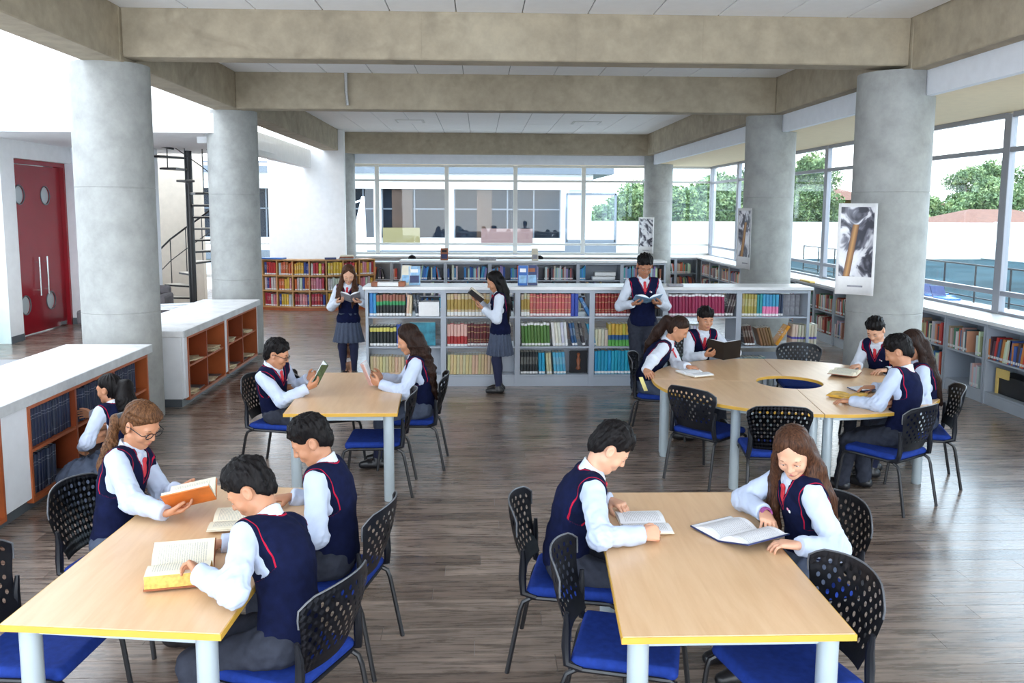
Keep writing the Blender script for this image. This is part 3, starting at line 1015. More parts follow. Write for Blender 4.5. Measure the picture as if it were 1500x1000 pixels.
    for k in (1, -1):
        ad = unit(el[k] - sh[k])
        S.add(cap(sh[k] - xr * 0.03 * k * s, sh[k] + ad * 0.05 * s + xr * 0.01 * k * s, 0.047 * s + 0.023, 0.045 * s + 0.022), 0.025)
        n_ = unit(xr * k * 0.92 + ad * 0.30 + up2 * 0.06)
        cuts.append((sh[k] + n_ * 0.016 * s, n_, sh[k].copy()))
        sleeves.append(cap(sh[k] + ad * 0.02, el[k], 0.047 * s + 0.013, 0.037 * s + 0.020))
    def armcut(x, y, z, d):
        for c_, n_, s0 in cuts:
            pl = (x - c_[0]) * n_[0] + (y - c_[1]) * n_[1] + (z - c_[2]) * n_[2]
            d = np.where((x - s0[0]) ** 2 + (y - s0[1]) ** 2 + (z - s0[2]) ** 2 < (0.20 * s) ** 2, np.maximum(d, pl), d)
        return d
    neckc = cap(nb - T * 0.028 * s, nb + T * 0.10 * s, 0.066 * hh, 0.076 * hh)
    def vneck(x, y, z):
        px, py, pz = x - nb[0], y - nb[1], z - nb[2]
        lx = px * xr[0] + py * xr[1] + pz * xr[2]; ly = px * fr[0] + py * fr[1] + pz * fr[2]; lz = px * up2[0] + py * up2[1] + pz * up2[2]
        wdt = np.clip((lz + 0.128 * s) * 0.46, -0.05, 0.056 * s)
        return np.maximum((np.abs(lx) - wdt) * 0.92, -(ly - 0.01))
    def trimf(x, y, z):
        t = np.abs(neckc[0](x, y, z))
        t = np.minimum(t, np.abs(vneck(x, y, z)))
        for (c_, n_, s0), q in zip(cuts, sleeves):
            pl = -((x - c_[0]) * n_[0] + (y - c_[1]) * n_[1] + (z - c_[2]) * n_[2])
            pl = np.where((x - s0[0]) ** 2 + (y - s0[1]) ** 2 + (z - s0[2]) ** 2 < (0.20 * s) ** 2, np.abs(pl), 1.0)
            t = np.minimum(t, np.minimum(pl, np.maximum(q[0](x, y, z), 0)))
        return t
    S.fn(armcut)
    S.sub(neckc, 0.002)
    S.fn(lambda x, y, z, d: np.maximum(d, -vneck(x, y, z)))
    S.fn(lambda x, y, z, d: d - 0.0025 * wob(x, y, z, 0.13, 0.8))
    Pb, Fb = S.mesh(hC * 0.8)
    vest_impl = S
    vest = link('vest', np_mesh('vest', Pb, Fb, {'trim': trimf(Pb[:, 0], Pb[:, 1], Pb[:, 2])}), 'vest_knit', root)
    # surface point of the clothed chest along the front
    def front_pt(x, z, impl, off=0.0):
        o = nb + xr * x + up2 * z
        t = np.linspace(-0.02, 0.20, 111)
        Q = o[None] + fr[None] * t[:, None]
        d = impl.ev(Q)
        ins = np.nonzero(d < 0)[0]
        tt = t[ins[-1]] if len(ins) else 0.10
        return o + fr * (tt + off)
    # ---- tie
    S = Implicit()
    k0 = front_pt(0, -0.030 * s, shirt_impl, 0.006); k1 = front_pt(0, -0.085 * s, shirt_impl, 0.004); k2 = front_pt(0, -0.15 * s, shirt_impl, 0.003)
    S.add(ell(k0, V3(0.017, 0.011, 0.019) * s, TR))
    d1 = unit(k1 - k0)
    S.add(ell((k0 + k1) / 2 + (k1 - k0) * 0.1, V3(0.019 * s, 0.0075 * s, np.linalg.norm(k1 - k0) * 0.6), frame_from(-d1, xr)), 0.006)
    d2 = unit(k2 - k1)
    S.add(ell((k1 + k2) / 2, V3(0.025 * s, 0.0075 * s, np.linalg.norm(k2 - k1) * 0.62), frame_from(-d2, xr)), 0.01)
    Pb, Fb = S.mesh(0.0055)
    if len(Fb): link('tie', np_mesh('tie', Pb, Fb), 'tie_red', root)
    # emblem on the left breast
    e0 = front_pt(-0.062 * s, -0.125 * s, vest_impl, 0.002)
    S = Implicit(); S.add(ell(e0 + xr * 0.006, V3(0.010, 0.004, 0.012) * s, TR))
    Pb, Fb = S.mesh(0.0045); link('emblem', np_mesh('emblem', Pb, Fb), 'emblem_pink', vest)
    S = Implicit(); S.add(ell(e0 - xr * 0.010 - up2 * 0.006, V3(0.009, 0.0045, 0.011) * s, TR))
    Pb, Fb = S.mesh(0.0045); link('emblem', np_mesh('emblem', Pb, Fb), 'emblem_white', vest)
    # ---- lower clothes
    if sex == 'm' or mode == 'sit':
        S = Implicit()
        S.add(ell(P + V3(0, -0.005, 0.0), V3(0.143 * bulk, 0.112 * bulk, 0.10) * s + 0.004))
        for k in (1, -1): leg(S, k, 0.013, 0.016)
        if sex == 'f':                                    # skirt across the lap
            S.add(cap((hip[1] + hip[-1]) / 2, (kn[1] + kn[-1]) / 2, 0.10 * s, 0.085 * s), 0.06)
            def cut(x, y, z, d):
                dd = np.full_like(d, -1.0)
                for k in (1, -1):
                    n_ = unit(ank[k] - kn[k]); c_ = kn[k] + n_ * 0.07 * s
                    dd = np.maximum(dd, np.where((x - P[0]) * k >= -0.01, (x - c_[0]) * n_[0] + (y - c_[1]) * n_[1] + (z - c_[2]) * n_[2], -1))
                return np.maximum(d, dd)
            S.fn(cut)
        S.fn(lambda x, y, z, d: d - 0.004 * wob(x, y, z, 0.10, 2.0))
        Pb, Fb = S.mesh(hC)
        link('trousers' if sex == 'm' else 'skirt', np_mesh('legwear', Pb, Fb), 'trouser_grey' if sex == 'm' else 'skirt_grey', root)
    else:
        if mode == 'stand':
            mb = MB(); nn_ = 72
            zs = [(0.105 * s, 0.90), (0.03 * s, 1.0), (-0.06 * s, 1.10), (-0.16 * s, 1.22), (-0.30 * s, 1.42)]
            rings = []
            for z_, m_ in zs:
                i0 = len(mb.v); rings.append(i0)
                for j in range(nn_):
                    th = 2 * PI * j / nn_
                    pl = 1 + (0.055 * (m_ - 0.9) * 2.2) * (1 if (j // 2) % 2 else -1)
                    mb.v.append((0.150 * s * m_ * pl * math.cos(th), 0.120 * s * m_ * pl * math.sin(th), P[2] + z_))
            for A_, B_ in zip(rings, rings[1:]):
                for j in range(nn_):
                    q = (j + 1) % nn_
                    mb.f.append((A_ + q, A_ + j, B_ + j, B_ + q))
            i1 = rings[-1]; mb.f.append(tuple(i1 + j for j in range(nn_))); mb.f.append(tuple(rings[0] + nn_ - 1 - j for j in range(nn_)))
            mb.build('skirt', 'skirt_grey', root, smooth=False)
        else:
            S = Implicit()
            S.add(ell(P, V3(0.17, 0.16, 0.13) * s))
            for k in (1, -1): S.add(cap(hip[k], kn[k] + V3(0, 0.04, 0), 0.11 * s, 0.105 * s), 0.06); S.add(cap(kn[k], (kn[k] + ank[k]) / 2, 0.08 * s, 0.08 * s), 0.05)
            if 'spread' in extras:                        # cloth pooled on the floor beside the knees
                S.add(ell(loc((-3.13, 6.78, 0.15)), V3(0.25, 0.24, 0.20)), 0.10)
                S.fn(lambda x, y, z, d: np.maximum(d - 0.010 * np.sin(18 * np.arctan2(x - kn[1][0], y - kn[1][1])), 0.004 - z))
            S.fn(lambda x, y, z, d: d - 0.006 * wob(x, y, z, 0.10, 2.0))
            Pb, Fb = S.mesh(hC); link('skirt', np_mesh('skirt', Pb, Fb), 'skirt_grey', root)
    if sex == 'f':
        S = Implicit()
        for k in (1, -1):
            leg(S, k, 0.004)
        lim = P[2] - (0.12 if mode == 'stand' else -0.5) * s
        if mode == 'stand': S.fn(lambda x, y, z, d: np.maximum(d, z - lim))
        Pb, Fb = S.mesh(hC); link('tights', np_mesh('tights', Pb, Fb), 'tights_navy', root)
    for k in (1, -1):
        S = Implicit()
        an = ank[k]
        fdz = V3(0, 1, 0)
        if mode == 'kneel': fdz = V3(0.2 * k, -0.6, -0.5)
        fdz = unit(fdz)
        base = an + V3(0, 0, -0.035 * s)
        S.add(cap(base - fdz * 0.035 * s, base + fdz * 0.075 * s, 0.040 * s, 0.042 * s))
        S.add(cap(base + fdz * 0.075 * s, base + fdz * 0.135 * s - V3(0, 0, 0.006), 0.042 * s, 0.034 * s), 0.02)
        S.add(cap(an + V3(0, 0, 0.01), base, 0.042 * s, 0.044 * s), 0.02)
        zf = an[2] - 0.074 * s
        if mode != 'kneel': S.fn(lambda x, y, z, d, zf=zf: np.maximum(d, zf - z))
        Pb, Fb = S.mesh(0.008 if near else 0.011); sh_o = link('shoe', np_mesh('shoe', Pb, Fb), 'shoe_black', root)
    # ---- hair
    style, hm = hair
    S = Implicit()
    inf, vol = {'short': (0.004, 0.015), 'ponytail': (0.004, 0.006), 'long': (0.004, 0.012), 'braid': (0.004, 0.009), 'wavy': (0.005, 0.017)}[style]
    def HE(c, r, k): S.add(ell(HP(*c), V3(*r) * hh, HR), k)
    HE((0, -0.015, 0.031), (0.079 + inf, 0.098 + inf, 0.0925 + inf), 0)
    HE((0, -0.034, -0.026), (0.065 + inf, 0.072 + inf, 0.080 + inf), 0.03)
    ux, uf, uu = hx, hf, hu
    def tolocal(x, y, z):
        px, py, pz = x - Hc[0], y - Hc[1], z - Hc[2]
        return ((px * ux[0] + py * ux[1] + pz * ux[2]) / hh, (px * uf[0] + py * uf[1] + pz * uf[2]) / hh, (px * uu[0] + py * uu[1] + pz * uu[2]) / hh)
    seed = (pel[0] * 7.3 + pel[1] * 3.1) % 6.28
    fringe = 'fringe' in extras
    def cap_cut(x, y, z, d):
        lx, ly, lz = tolocal(x, y, z)
        th = np.arctan2(lx, ly + 0.03)
        if style == 'short':
            line = np.where(ly < 0, -0.002 + 1.08 * ly, np.where(ly > 0.045, 0.030 + 0.90 * (ly - 0.045), -0.002 + 0.71 * ly)) + 0.006 * np.sin(lx * 150 + seed) + 0.004 * np.sin(lx * 310 + 1.0)
            if fringe: line = line - 0.030 * np.clip((ly - 0.03) * 30, 0, 1)
            above = (lz - line) * 0.80
            ear = np.sqrt((ly + 0.010) ** 2 + ((lz + 0.012) / 1.2) ** 2) - 0.030
            above = np.where(np.abs(lx) > 0.052, np.minimum(above, ear), above)
        else:
            line = 0.058 + 0.58 * ly - 0.88 * np.abs(lx) if style in ('long', 'wavy') else 0.020 + 0.72 * ly - 0.20 * np.abs(lx)
            above = (lz - line) * 0.80
            above = np.where(ly < -0.005, np.maximum(above, 0.9 * (-0.005 - ly)), above)
            if style in ('ponytail', 'braid'):
                ear = np.sqrt((ly + 0.010) ** 2 + ((lz + 0.012) / 1.2) ** 2) - 0.028
                above = np.where(np.abs(lx) > 0.052, np.minimum(above, ear), above)
        t = np.clip(above / 0.055, 0, 1); t = t * t * (3 - 2 * t)
        topv = np.clip((lz - 0.0) / 0.09, 0.25, 1.0)
        v_ = vol * t * topv
        tex = 0.0022 * np.sin(th * 31 + 40 * lz + seed) + 0.0026 * np.sin(th * 14 + 25 * lz + 2 * seed)
        if style == 'short':
            tex = tex + 0.0030 * wob(lx, ly, lz, 0.060, seed) + 0.0042 * np.sin(lx * 190 + 25 * np.sin(ly * 22 + seed) * 0.12 + 14 * lz + seed) * np.clip((lz - 0.01) * 14, 0, 1) + 0.0022 * np.sin(lx * 95 - 40 * ly + seed)
        if style == 'long' or style == 'wavy':
            tex = tex * 0.6 - 0.006 * np.exp(-(lx / 0.0045) ** 2) * (ly > -0.05)
        return np.maximum(d - (v_ + tex * t) * hh, -above * hh)
    S.fn(cap_cut)
    if style == 'short':                                  # loose tufts swept over the brow
        for q in range(9):
            an = (q - 4) / 4.0
            bx, by = 0.058 * math.sin(an * 1.25), 0.072 * math.cos(an * 1.1)
            dz = -0.016 if fringe else 0.0
            S.add(cap(HP(bx * 0.85, by - 0.020, 0.098 - 0.020 * abs(an)), HP(bx * 1.1 + 0.012 * math.sin(seed + q * 2.1), by + 0.012, 0.080 + dz - 0.022 * abs(an) + 0.008 * math.sin(q * 2.7 + seed)), 0.013 * hh, 0.005 * hh), 0.012)
    back = nb - fr * 0.085 * s
    def strand(pts, rads, k=0.02):
        for i in range(len(pts) - 1):
            S.add(cap(pts[i], pts[i + 1], rads[i], rads[i + 1]), k)
    wavy = 0.0
    if style in ('long', 'wavy'):
        f_ = 1.25 if style == 'wavy' else 1.0
        ln = 0.40 if style == 'wavy' else 0.36
        for k in (1, -1):
            a0 = HP(0.068 * k, 0.005, 0.035); a1 = HP(0.086 * k, -0.010, -0.06)
            a2 = nb + xr * 0.085 * k * s - fr * 0.020 * s - up2 * 0.01
            if 'front%+d' % k in extras:
                a2 = nb + xr * 0.090 * k * s + fr * 0.085 * s - up2 * 0.04 * s
                a3 = nb + xr * 0.088 * k * s + fr * 0.135 * s - up2 * 0.17 * s
                a4 = nb + xr * 0.080 * k * s + fr * 0.140 * s - up2 * ln * 0.82 * s
                strand([a0, a1, a2, a3, a4], [0.024 * f_, 0.028 * f_, 0.030 * f_, 0.026 * f_, 0.010])
                strand([a1, a2 + xr * 0.035 * k, a3 + xr * 0.045 * k, a4 + xr * 0.035 * k + up2 * 0.05], [0.02 * f_, 0.025 * f_, 0.022 * f_, 0.009])
            else:
                a3 = back + xr * 0.085 * k * s - up2 * 0.12 * s; a4 = back + xr * 0.070 * k * s - up2 * ln * s
                strand([a0, a1, a2, a3, a4], [0.024 * f_, 0.030 * f_, 0.036 * f_, 0.034 * f_, 0.012])
        for q in (-0.05, 0.0, 0.05):
            b0 = HP(q * 0.9, -0.085, -0.02); b1 = back + xr * q * s + up2 * 0.02 * s; b2 = back + xr * q * 1.2 * s - up2 * 0.16 * s - fr * 0.012; b3 = back + xr * q * 1.1 * s - up2 * (ln + 0.02) * s
            strand([b0, b1, b2, b3], [0.045 * f_, 0.044 * f_, 0.038 * f_, 0.014], 0.025)
    elif style in ('ponytail', 'braid'):
        r_ = 1.35 if 'thick' in extras else 1.75 if 'thick2' in extras else 1.0
        p0 = HP(0, -0.105, 0.030 if style == 'ponytail' else -0.02); p1 = HP(0.012, -0.150, 0.0 if style == 'ponytail' else -0.07)
        p2 = nb - fr * 0.150 * s + up2 * 0.02 * s; p3 = nb - fr * 0.135 * s - up2 * 0.14 * s; p4 = nb - fr * 0.115 * s - up2 * (0.16 if style == 'braid' else 0.26) * s
        if style == 'braid': p3 = nb - fr * 0.135 * s - up2 * 0.08 * s
        if 'side' in extras:
            p2 = p2 + xr * 0.05 * s + fr * 0.05; p3 = p3 + xr * 0.075 * s + fr * 0.035; p4 = p4 + xr * 0.085 * s + fr * 0.02
        rr_ = [0.024, 0.036 * r_, 0.044 * r_, 0.036 * r_, 0.008]
        if style == 'braid': rr_ = [0.026, 0.030, 0.032, 0.026, 0.008]
        strand([p0, p1, p2, p3, p4], rr_, 0.02)
        if style == 'braid':                              # plaited band around the head
            for q in range(15):
                an = -1.9 + q * 3.8 / 14
                c = HP(0.090 * math.sin(an), -0.016 + 0.095 * math.cos(an) * 0.9, 0.062 + 0.014 * math.cos(an))
                S.add(ell(c, V3(0.020, 0.016, 0.017) * hh, HR), 0.004)
    wv_ = {'wavy': 0.006, 'braid': 0.004}.get(style, 0.0025)
    def strands(x, y, z, d):
        lx = (x * xr[0] + y * xr[1] + z * xr[2]); ly = (x * fr[0] + y * fr[1] + z * fr[2])
        below = np.clip((Hc[2] - 0.02 - z) * 20, 0, 1)
        sm = 0.45 if style == 'long' else 1.0
        return d - sm * below * (0.0028 * np.sin(lx * 330 + 9 * np.sin(z * 22 + seed) * (2 if style == 'wavy' else 0.6)) + 0.0018 * np.sin(ly * 410 + 4 * np.sin(z * 30)) + wv_ * np.sin(z * 75 + 30 * lx + seed) * (1 if style in ('wavy', 'braid') else 0.15))
    S.fn(strands)
    Pb, Fb = S.mesh(0.0055 if near else 0.009)
    hair_o = link('hair', np_mesh('hair', Pb, Fb), hm, root)
    if style in ('ponytail', 'braid'):
        S = Implicit(); S.add(cap(HP(0.002, -0.118, 0.028 if style == 'ponytail' else -0.03), HP(0.006, -0.132, 0.018 if style == 'ponytail' else -0.045), 0.029 * hh))
        Pb, Fb = S.mesh(0.007); link('hair_tie', np_mesh('hair_tie', Pb, Fb), 'black_plastic', hair_o)
    # ---- face pieces (sub-parts of the body)
    if face:
        ef = 0.0 if near else 0.0035
        for k in (1, -1):
            S = Implicit(); S.add(ell(HP(0.033 * k, 0.0775 + ef, -0.0075), V3(0.0130, 0.0108, 0.0046) * hh, HR))
            Pb, Fb = S.mesh(0.0028 if near else 0.004); link('eye', np_mesh('eye', Pb, Fb), 'eye_white', body)
            S = Implicit(); S.add(ell(HP(0.033 * k, 0.0835 + ef, -0.0085), V3(0.0058, 0.0060, 0.0042) * hh, HR))
            Pb, Fb = S.mesh(0.0028 if near else 0.004); link('iris', np_mesh('iris', Pb, Fb), 'eye_dark', body)
            MB().tube([HP((0.033 + t * 0.0155) * k, ef + 0.0868 - 0.006 * t * t - 0.002 * t, -0.0030 - 0.0045 * t * t) for t in (-1, -0.5, 0, 0.5, 1)], [0.0006 * hh, 0.0012 * hh, 0.0016 * hh, 0.0016 * hh, 0.0008 * hh], 6).build('eyelash', 'brow_dark', body, smooth=True)
            MB().tube([HP((0.034 + t * 0.0185) * k, ef + 0.0885 - 0.010 * t * t - 0.004 * t, 0.0235 - 0.001 * t - 0.004 * t * t) for t in (-1, -0.5, 0, 0.5, 1)], ([0.0014 * hh, 0.0026 * hh, 0.0027 * hh, 0.0020 * hh, 0.0008 * hh] if sex == 'm' else [0.0010 * hh, 0.0018 * hh, 0.0020 * hh, 0.0015 * hh, 0.0006 * hh]), 6).build('eyebrow', 'brow_brown' if 'brown' in hair[1] or 'chest' in hair[1] else 'brow_dark', body, smooth=True)
        S = Implicit()
        S.add(cap(HP(0, 0.0935, -0.0625), HP(0.019, 0.0855, -0.0625), 0.0042 * hh, 0.0022 * hh))
        S.add(cap(HP(0, 0.0935, -0.0625), HP(-0.019, 0.0855, -0.0625), 0.0042 * hh, 0.0022 * hh), 0.002)
        S.add(cap(HP(0.008, 0.0915, -0.0705), HP(-0.008, 0.0915, -0.0705), 0.0050 * hh), 0.002)
        S.add(cap(HP(0.015, 0.0865, -0.067), HP(-0.015, 0.0865, -0.067), 0.003 * hh), 0.003)
        Pb, Fb = S.mesh(0.0026 if near else 0.004); link('lips', np_mesh('lips', Pb, Fb), 'lip', body)
    if glasses:
        g = MB()
        for k in (1, -1):
            g.tube([HP(0.034 * k + 0.026 * math.cos(t), 0.100, -0.005 + 0.018 * math.sin(t)) for t in [2 * PI * q / 16 for q in range(16)]], 0.0026 * hh, 6, closed=True)
            g.tube([HP(0.060 * k, 0.099, 0.0), HP(0.083 * k, 0.085, 0.002), HP(0.090 * k, 0.0, 0.003), HP(0.088 * k, -0.02, -0.006)], 0.0024 * hh, 6)
        g.tube([HP(-0.008, 0.101, 0.0), HP(0, 0.104, 0.003), HP(0.008, 0.101, 0.0)], 0.0024 * hh, 6)
        g.build('glasses', 'black_plastic', root, smooth=True)
    if 'watch' in extras:
        n_ = unit(wr[-1] - el[-1]); c = wr[-1] + n_ * 0.004
        fr2 = frame_from(n_, V3(1, 0, 0.3))
        MB().tube([c + fr2 @ V3(0.030 * s * math.cos(t), 0.030 * s * math.sin(t), 0) for t in [2 * PI * q / 18 for q in range(18)]], 0.007, 6, closed=True).build('watch', 'watch_black', root, smooth=True)
    if 'bracelet' in extras:
        n_ = unit(wr[1] - el[1])
        fr2 = frame_from(n_, V3(1, 0, 0.3))
        for q in range(3):
            c = wr[1] + n_ * (0.004 + 0.010 * q)
            MB().tube([c + fr2 @ V3(0.0275 * s * math.cos(t), 0.0275 * s * math.sin(t), 0) for t in [2 * PI * q2 / 18 for q2 in range(18)]], 0.0052, 6, closed=True).build('bracelet', 'bracelet', root, smooth=True)
    return root
ORD = 'first second third fourth fifth sixth seventh eighth ninth tenth eleventh twelfth thirteenth fourteenth fifteenth sixteenth seventeenth eighteenth nineteenth twentieth twenty-first'.split() + ['further'] * 200
# ---------------------------------------------------------------- the room
CEIL = 4.39
# floor: dark bed, then planks; the 300 nearest planks are parts, the rest one joined part
fl = struct(MB().box(-9.6, 7.1, -3.0, 25.0, -0.20, -0.006).build('floor', 'joint_grey'))
PW, PL = 0.165, 1.28
plank_me = MB().box(-PL / 2 + 0.0012, PL / 2 - 0.0012, -PW / 2 + 0.0014, PW / 2 - 0.0014, -0.006, 0.0).mesh('floor_plank')
cells = []
row = 0; y = 2.30
while y < 24.9:
    off = rnd.random() * PL
    x = -4.6 - off
    x0 = -9.4 if y > 13.3 else -4.6
    x = x0 - off
    while x < 6.75:
        cells.append((x + PL / 2, y + PW / 2)); x += PL
    y += PW
def vis_plank(c):
    x, y = c
    if y < 2.6: return False
    return -0.60 * y - 0.9 < x < 0.66 * y + 0.9 and x < 6.9 and x > -4.4
def score(c): return math.hypot(c[0], c[1])
cells.sort(key=lambda c: (0 if vis_plank(c) else 1, score(c)))
for k, c in enumerate(cells[:300]):
    link('floor_plank', plank_me, 'floor_plank', fl, (c[0], c[1], 0))
mb = MB(); tones = []
for c in cells[300:]:
    mb.box(c[0] - PL / 2 + 0.0012, c[0] + PL / 2 - 0.0012, c[1] - PW / 2 + 0.0014, c[1] + PW / 2 - 0.0014, -0.006, 0.0)
    tones += [rnd.random()] * 6
me = mb.mesh('floor_planks')
a = me.attributes.new('tone', 'FLOAT', 'FACE'); a.data.foreach_set('value', np.array(tones, dtype=np.float32))
tag(link('far_planks', me, 'floor_plank', fl), kind='stuff')

# ceiling with tiles between the beams
ce = struct(MB().box(-4.12, 4.95, -3.0, 24.9, CEIL + 0.02, CEIL + 0.30).build('ceiling', 'joint_grey'))
TW = 0.692
def tiles(y0, y1, rows):
    d = (y1 - y0) / rows
    me = MB().box(-TW / 2 + 0.006, TW / 2 - 0.006, -d / 2 + 0.006, d / 2 - 0.006, 0, 0.018).mesh('ceiling_tile', bev=0.003, seg=1)
    for r_ in range(rows):
        for c in range(12):
            link('ceiling_tile', me, 'ceiling_white', ce, (-3.70 + TW * (c + 0.5), y0 + d * (r_ + 0.5), CEIL))
tiles(6.51, 9.25, 2); tiles(9.58, 13.4, 3); tiles(13.73, 23.6, 8)
link('ceiling_panel', MB().box(-3.7, 4.6, -3, 6.5, CEIL, CEIL + 0.018).mesh('ceiling_panel'), 'ceiling_white', ce)
for cx_ in (-1.62, 2.53):
    f = thing('ceiling_light', 'square recessed ceiling light on the %s side of the far ceiling bay' % ('window' if cx_ > 0 else 'stair'), 'ceiling light', (cx_, 20.5, CEIL - 0.004))
    MB().box(-0.33, 0.33, -0.33, 0.33, -0.012, 0.003).box(-0.29, 0.29, -0.29, 0.29, -0.014, 0.0).build('frame', 'frame_light', f)
    MB().box(-0.28, 0.28, -0.28, 0.28, -0.020, -0.004).build('diffuser', 'ceiling_white', f)

# concrete frame
def beam(name, x0, x1, y0, y1, z0, z1, joints=(), ax='x', mat='concrete_beam'):
    o = struct(MB().box(x0, x1, y0, y1, z0, z1).build(name, mat, bev=0.012, seg=1))
    return o
for i, (y0, y1, x1, zb) in enumerate(((9.25, 9.57, 4.62, 3.90), (13.40, 13.72, 4.62, 3.85), (23.60, 23.95, 4.80, 3.83))):
    bm_ = beam('concrete_beam', -3.70, x1, y0, y1, zb, CEIL + 0.15)
    for jx in ((-0.61, 1.02, 2.38) if i == 0 else (0.35, 1.9) if i == 1 else ()):
        MB().box(jx - 0.006, jx + 0.006, y0 - 0.004, y0 + 0.01, zb + 0.01, CEIL).build('formwork_joint', 'concrete_beam', bm_)
def long_beam(x0, x1, y0, y1, zb=3.85):
    o = beam('concrete_beam', x0, x1, y0, y1, zb, CEIL + 0.35)
    return o
for x0, x1 in ((-4.10, -3.70), (4.62, 4.81)):
    for y0, y1 in ((-3.0, 9.20), (9.62, 13.36), (13.77, 23.56)):
        long_beam(x0, x1, y0, y1)
    for y0, y1 in ((9.20, 9.62), (13.36, 13.77), (23.56, 24.4)):
        long_beam(x0 - (0.0 if x0 > 0 else 0), x1, y0, y1, 3.85)
pipe = tag(MB().tube([(-2.02, 13.36, 4.40), (-2.02, 13.36, 4.10), (-2.0, 13.36, 3.90)], 0.028, 10).build('conduit_pipe', 'steel', smooth=True), 'short grey conduit running down the face of the second concrete beam', 'pipe')

def column(x, y, r, top, name='column'):
    o = struct(MB().lathe([(r, 0.0), (r, 1.198), (r - 0.004, 1.202), (r - 0.004, 1.208), (r, 1.212), (r, 2.548), (r - 0.004, 2.552), (r - 0.004, 2.558), (r, 2.562), (r, top)], 56, (0, 0)).build('column', 'concrete_column', smooth=True, loc=(x, y, 0)))
    return o
column(-3.98, 9.60, 0.405, 3.86); column(-3.93, 14.0, 0.39, 3.86); column(-3.93, 24.0, 0.50, 3.86)
def right_col(x, y, r):
    o = column(x, y, r, 3.595)
    n_ = 40
    pts = []
    xs = 4.80 - x                                       # the part under the beam goes on up
    a0 = math.acos(max(-1, min(1, xs / r)))
    for k in range(n_ + 1):
        t = a0 + (2 * PI - 2 * a0) * k / n_
        pts.append((r * math.cos(t), r * math.sin(t)))
    MB().prism(pts, 3.595, 3.86).build('column_head', 'concrete_column', o)
right_col(4.66, 9.60, 0.41); right_col(4.76, 14.0, 0.40); right_col(5.02, 24.0, 0.40)

# soffit over the window aisle, fascia, back band
struct(MB().box(4.90, 6.95, -3.0, 25.2, 3.60, 3.75).build('ceiling_soffit', 'plaster_cream'))
struct(MB().box(4.812, 4.90, -3.0, 23.9, 3.585, 4.9).build('trim_1', 'fascia_white'))
struct(MB().box(-3.95, 5.0, 24.05, 24.20, 3.58, 4.5).build('trim_2', 'fascia_white'))
struct(MB().box(-3.95, 5.0, 24.20, 25.1, 3.60, 3.75).build('ceiling_soffit', 'plaster_cream'))
struct(MB().box(-3.6, 6.95, 24.80, 25.05, 0.0, 1.02).build('wall_back', 'plaster_white'))
struct(MB().box(6.65, 6.90, -3.0, 25.05, 0.0, 1.00).build('wall_right', 'plaster_white'))

# windows: mullions, rails and panes are parts
def window(name, axis, pos, cuts, zs, mw, mat, depth=0.09):
    """axis 'x': wall runs along x at y=pos; axis 'y': along y at x=pos"""
    o = struct(empty(name, (0, 0, 0)))
    def bx(n_, a0, a1, z0, z1, d, m_):
        if axis == 'x': MB().box(a0, a1, pos - d / 2, pos + d / 2, z0, z1).build(n_, m_, o, bev=0.006 if m_ != 'window_glass' else 0, seg=1)
        else: MB().box(pos - d / 2, pos + d / 2, a0, a1, z0, z1).build(n_, m_, o, bev=0.006 if m_ != 'window_glass' else 0, seg=1)
    for c in cuts: bx('mullion', c - mw / 2, c + mw / 2, zs[0], zs[-1], depth, mat)
    for a, b in zip(cuts, cuts[1:]):
        for j, z in enumerate(zs):
            hgt = 0.032 if 0 < j < len(zs) - 1 else 0.045
            bx('rail', a + mw / 2, b - mw / 2, z - hgt, z + hgt, depth * 0.8, mat)
        for z0, z1 in zip(zs, zs[1:]):
            bx('pane', a + mw / 2, b - mw / 2, z0 + 0.035, z1 - 0.035, 0.008, 'window_glass')
    return o
window('window_1', 'x', 24.92, [-3.65, -2.93, -0.93, 1.05, 3.03, 5.0, 6.85], [1.05, 1.33, 3.15, 3.58], 0.12, 'frame_light')
window('window_2', 'y', 6.76, [2.25, 5.10, 7.95, 10.80, 13.65, 16.50, 19.35, 22.20, 24.8], [1.02, 1.30, 3.13, 3.58], 0.15, 'frame_grey')

# ---- left: stair void, door wall, mezzanine edge
struct(MB().box(-9.6, -4.12, 13.7, 13.95, 3.50, 7.6).build('wall_mezzanine', 'plaster_white'))
struct(MB().box(-9.6, -4.12, 13.66, 13.70, 3.50, 3.80).build('trim_3', 'plaster_white'))
struct(MB().box(-9.6, -4.40, 13.95, 18.9, 3.50, 3.70).build('ceiling_lower', 'plaster_white'))
struct(MB().box(-8.6, -8.05, 14.85, 15.29, 0, 3.57).build('wall_left', 'plaster_white'))
struct(MB().box(-8.6, -8.05, 15.29, 17.40, 3.19, 3.57).build('wall_left_lintel', 'plaster_white'))
struct(MB().box(-8.6, -6.45, 17.40, 17.62, 0, 3.57).build('wall_door_side', 'fascia_white'))
struct(MB().box(-8.30, -6.45, 17.385, 17.40, 0, 0.13).build('baseboard_left', 'baseboard_grey'))
struct(MB().box(-8.065, -8.035, 14.86, 15.28, 0, 0.12).build('baseboard_jamb', 'baseboard_grey'))
struct(MB().box(-8.6, -6.75, 21.2, 21.4, 0, 5.0).build('wall_stair', 'beige_wall'))
struct(MB().box(-5.55, -3.55, 22.9, 23.1, 0, 5.5).build('wall_reading', 'plaster_white'))
struct(MB().box(-9.6, -9.4, -3, 25, 0, 7.6).build('wall_outer_left', 'plaster_white'))
struct(MB().box(-4.62, -4.42, 14.4, 22.9, 3.40, 3.86).build('trim_4', 'plaster_white'))
window('window_3', 'x', 24.92, [-8.5, -7.1, -5.6, -3.75], [0.4, 1.33, 3.15, 3.58], 0.10, 'frame_light')
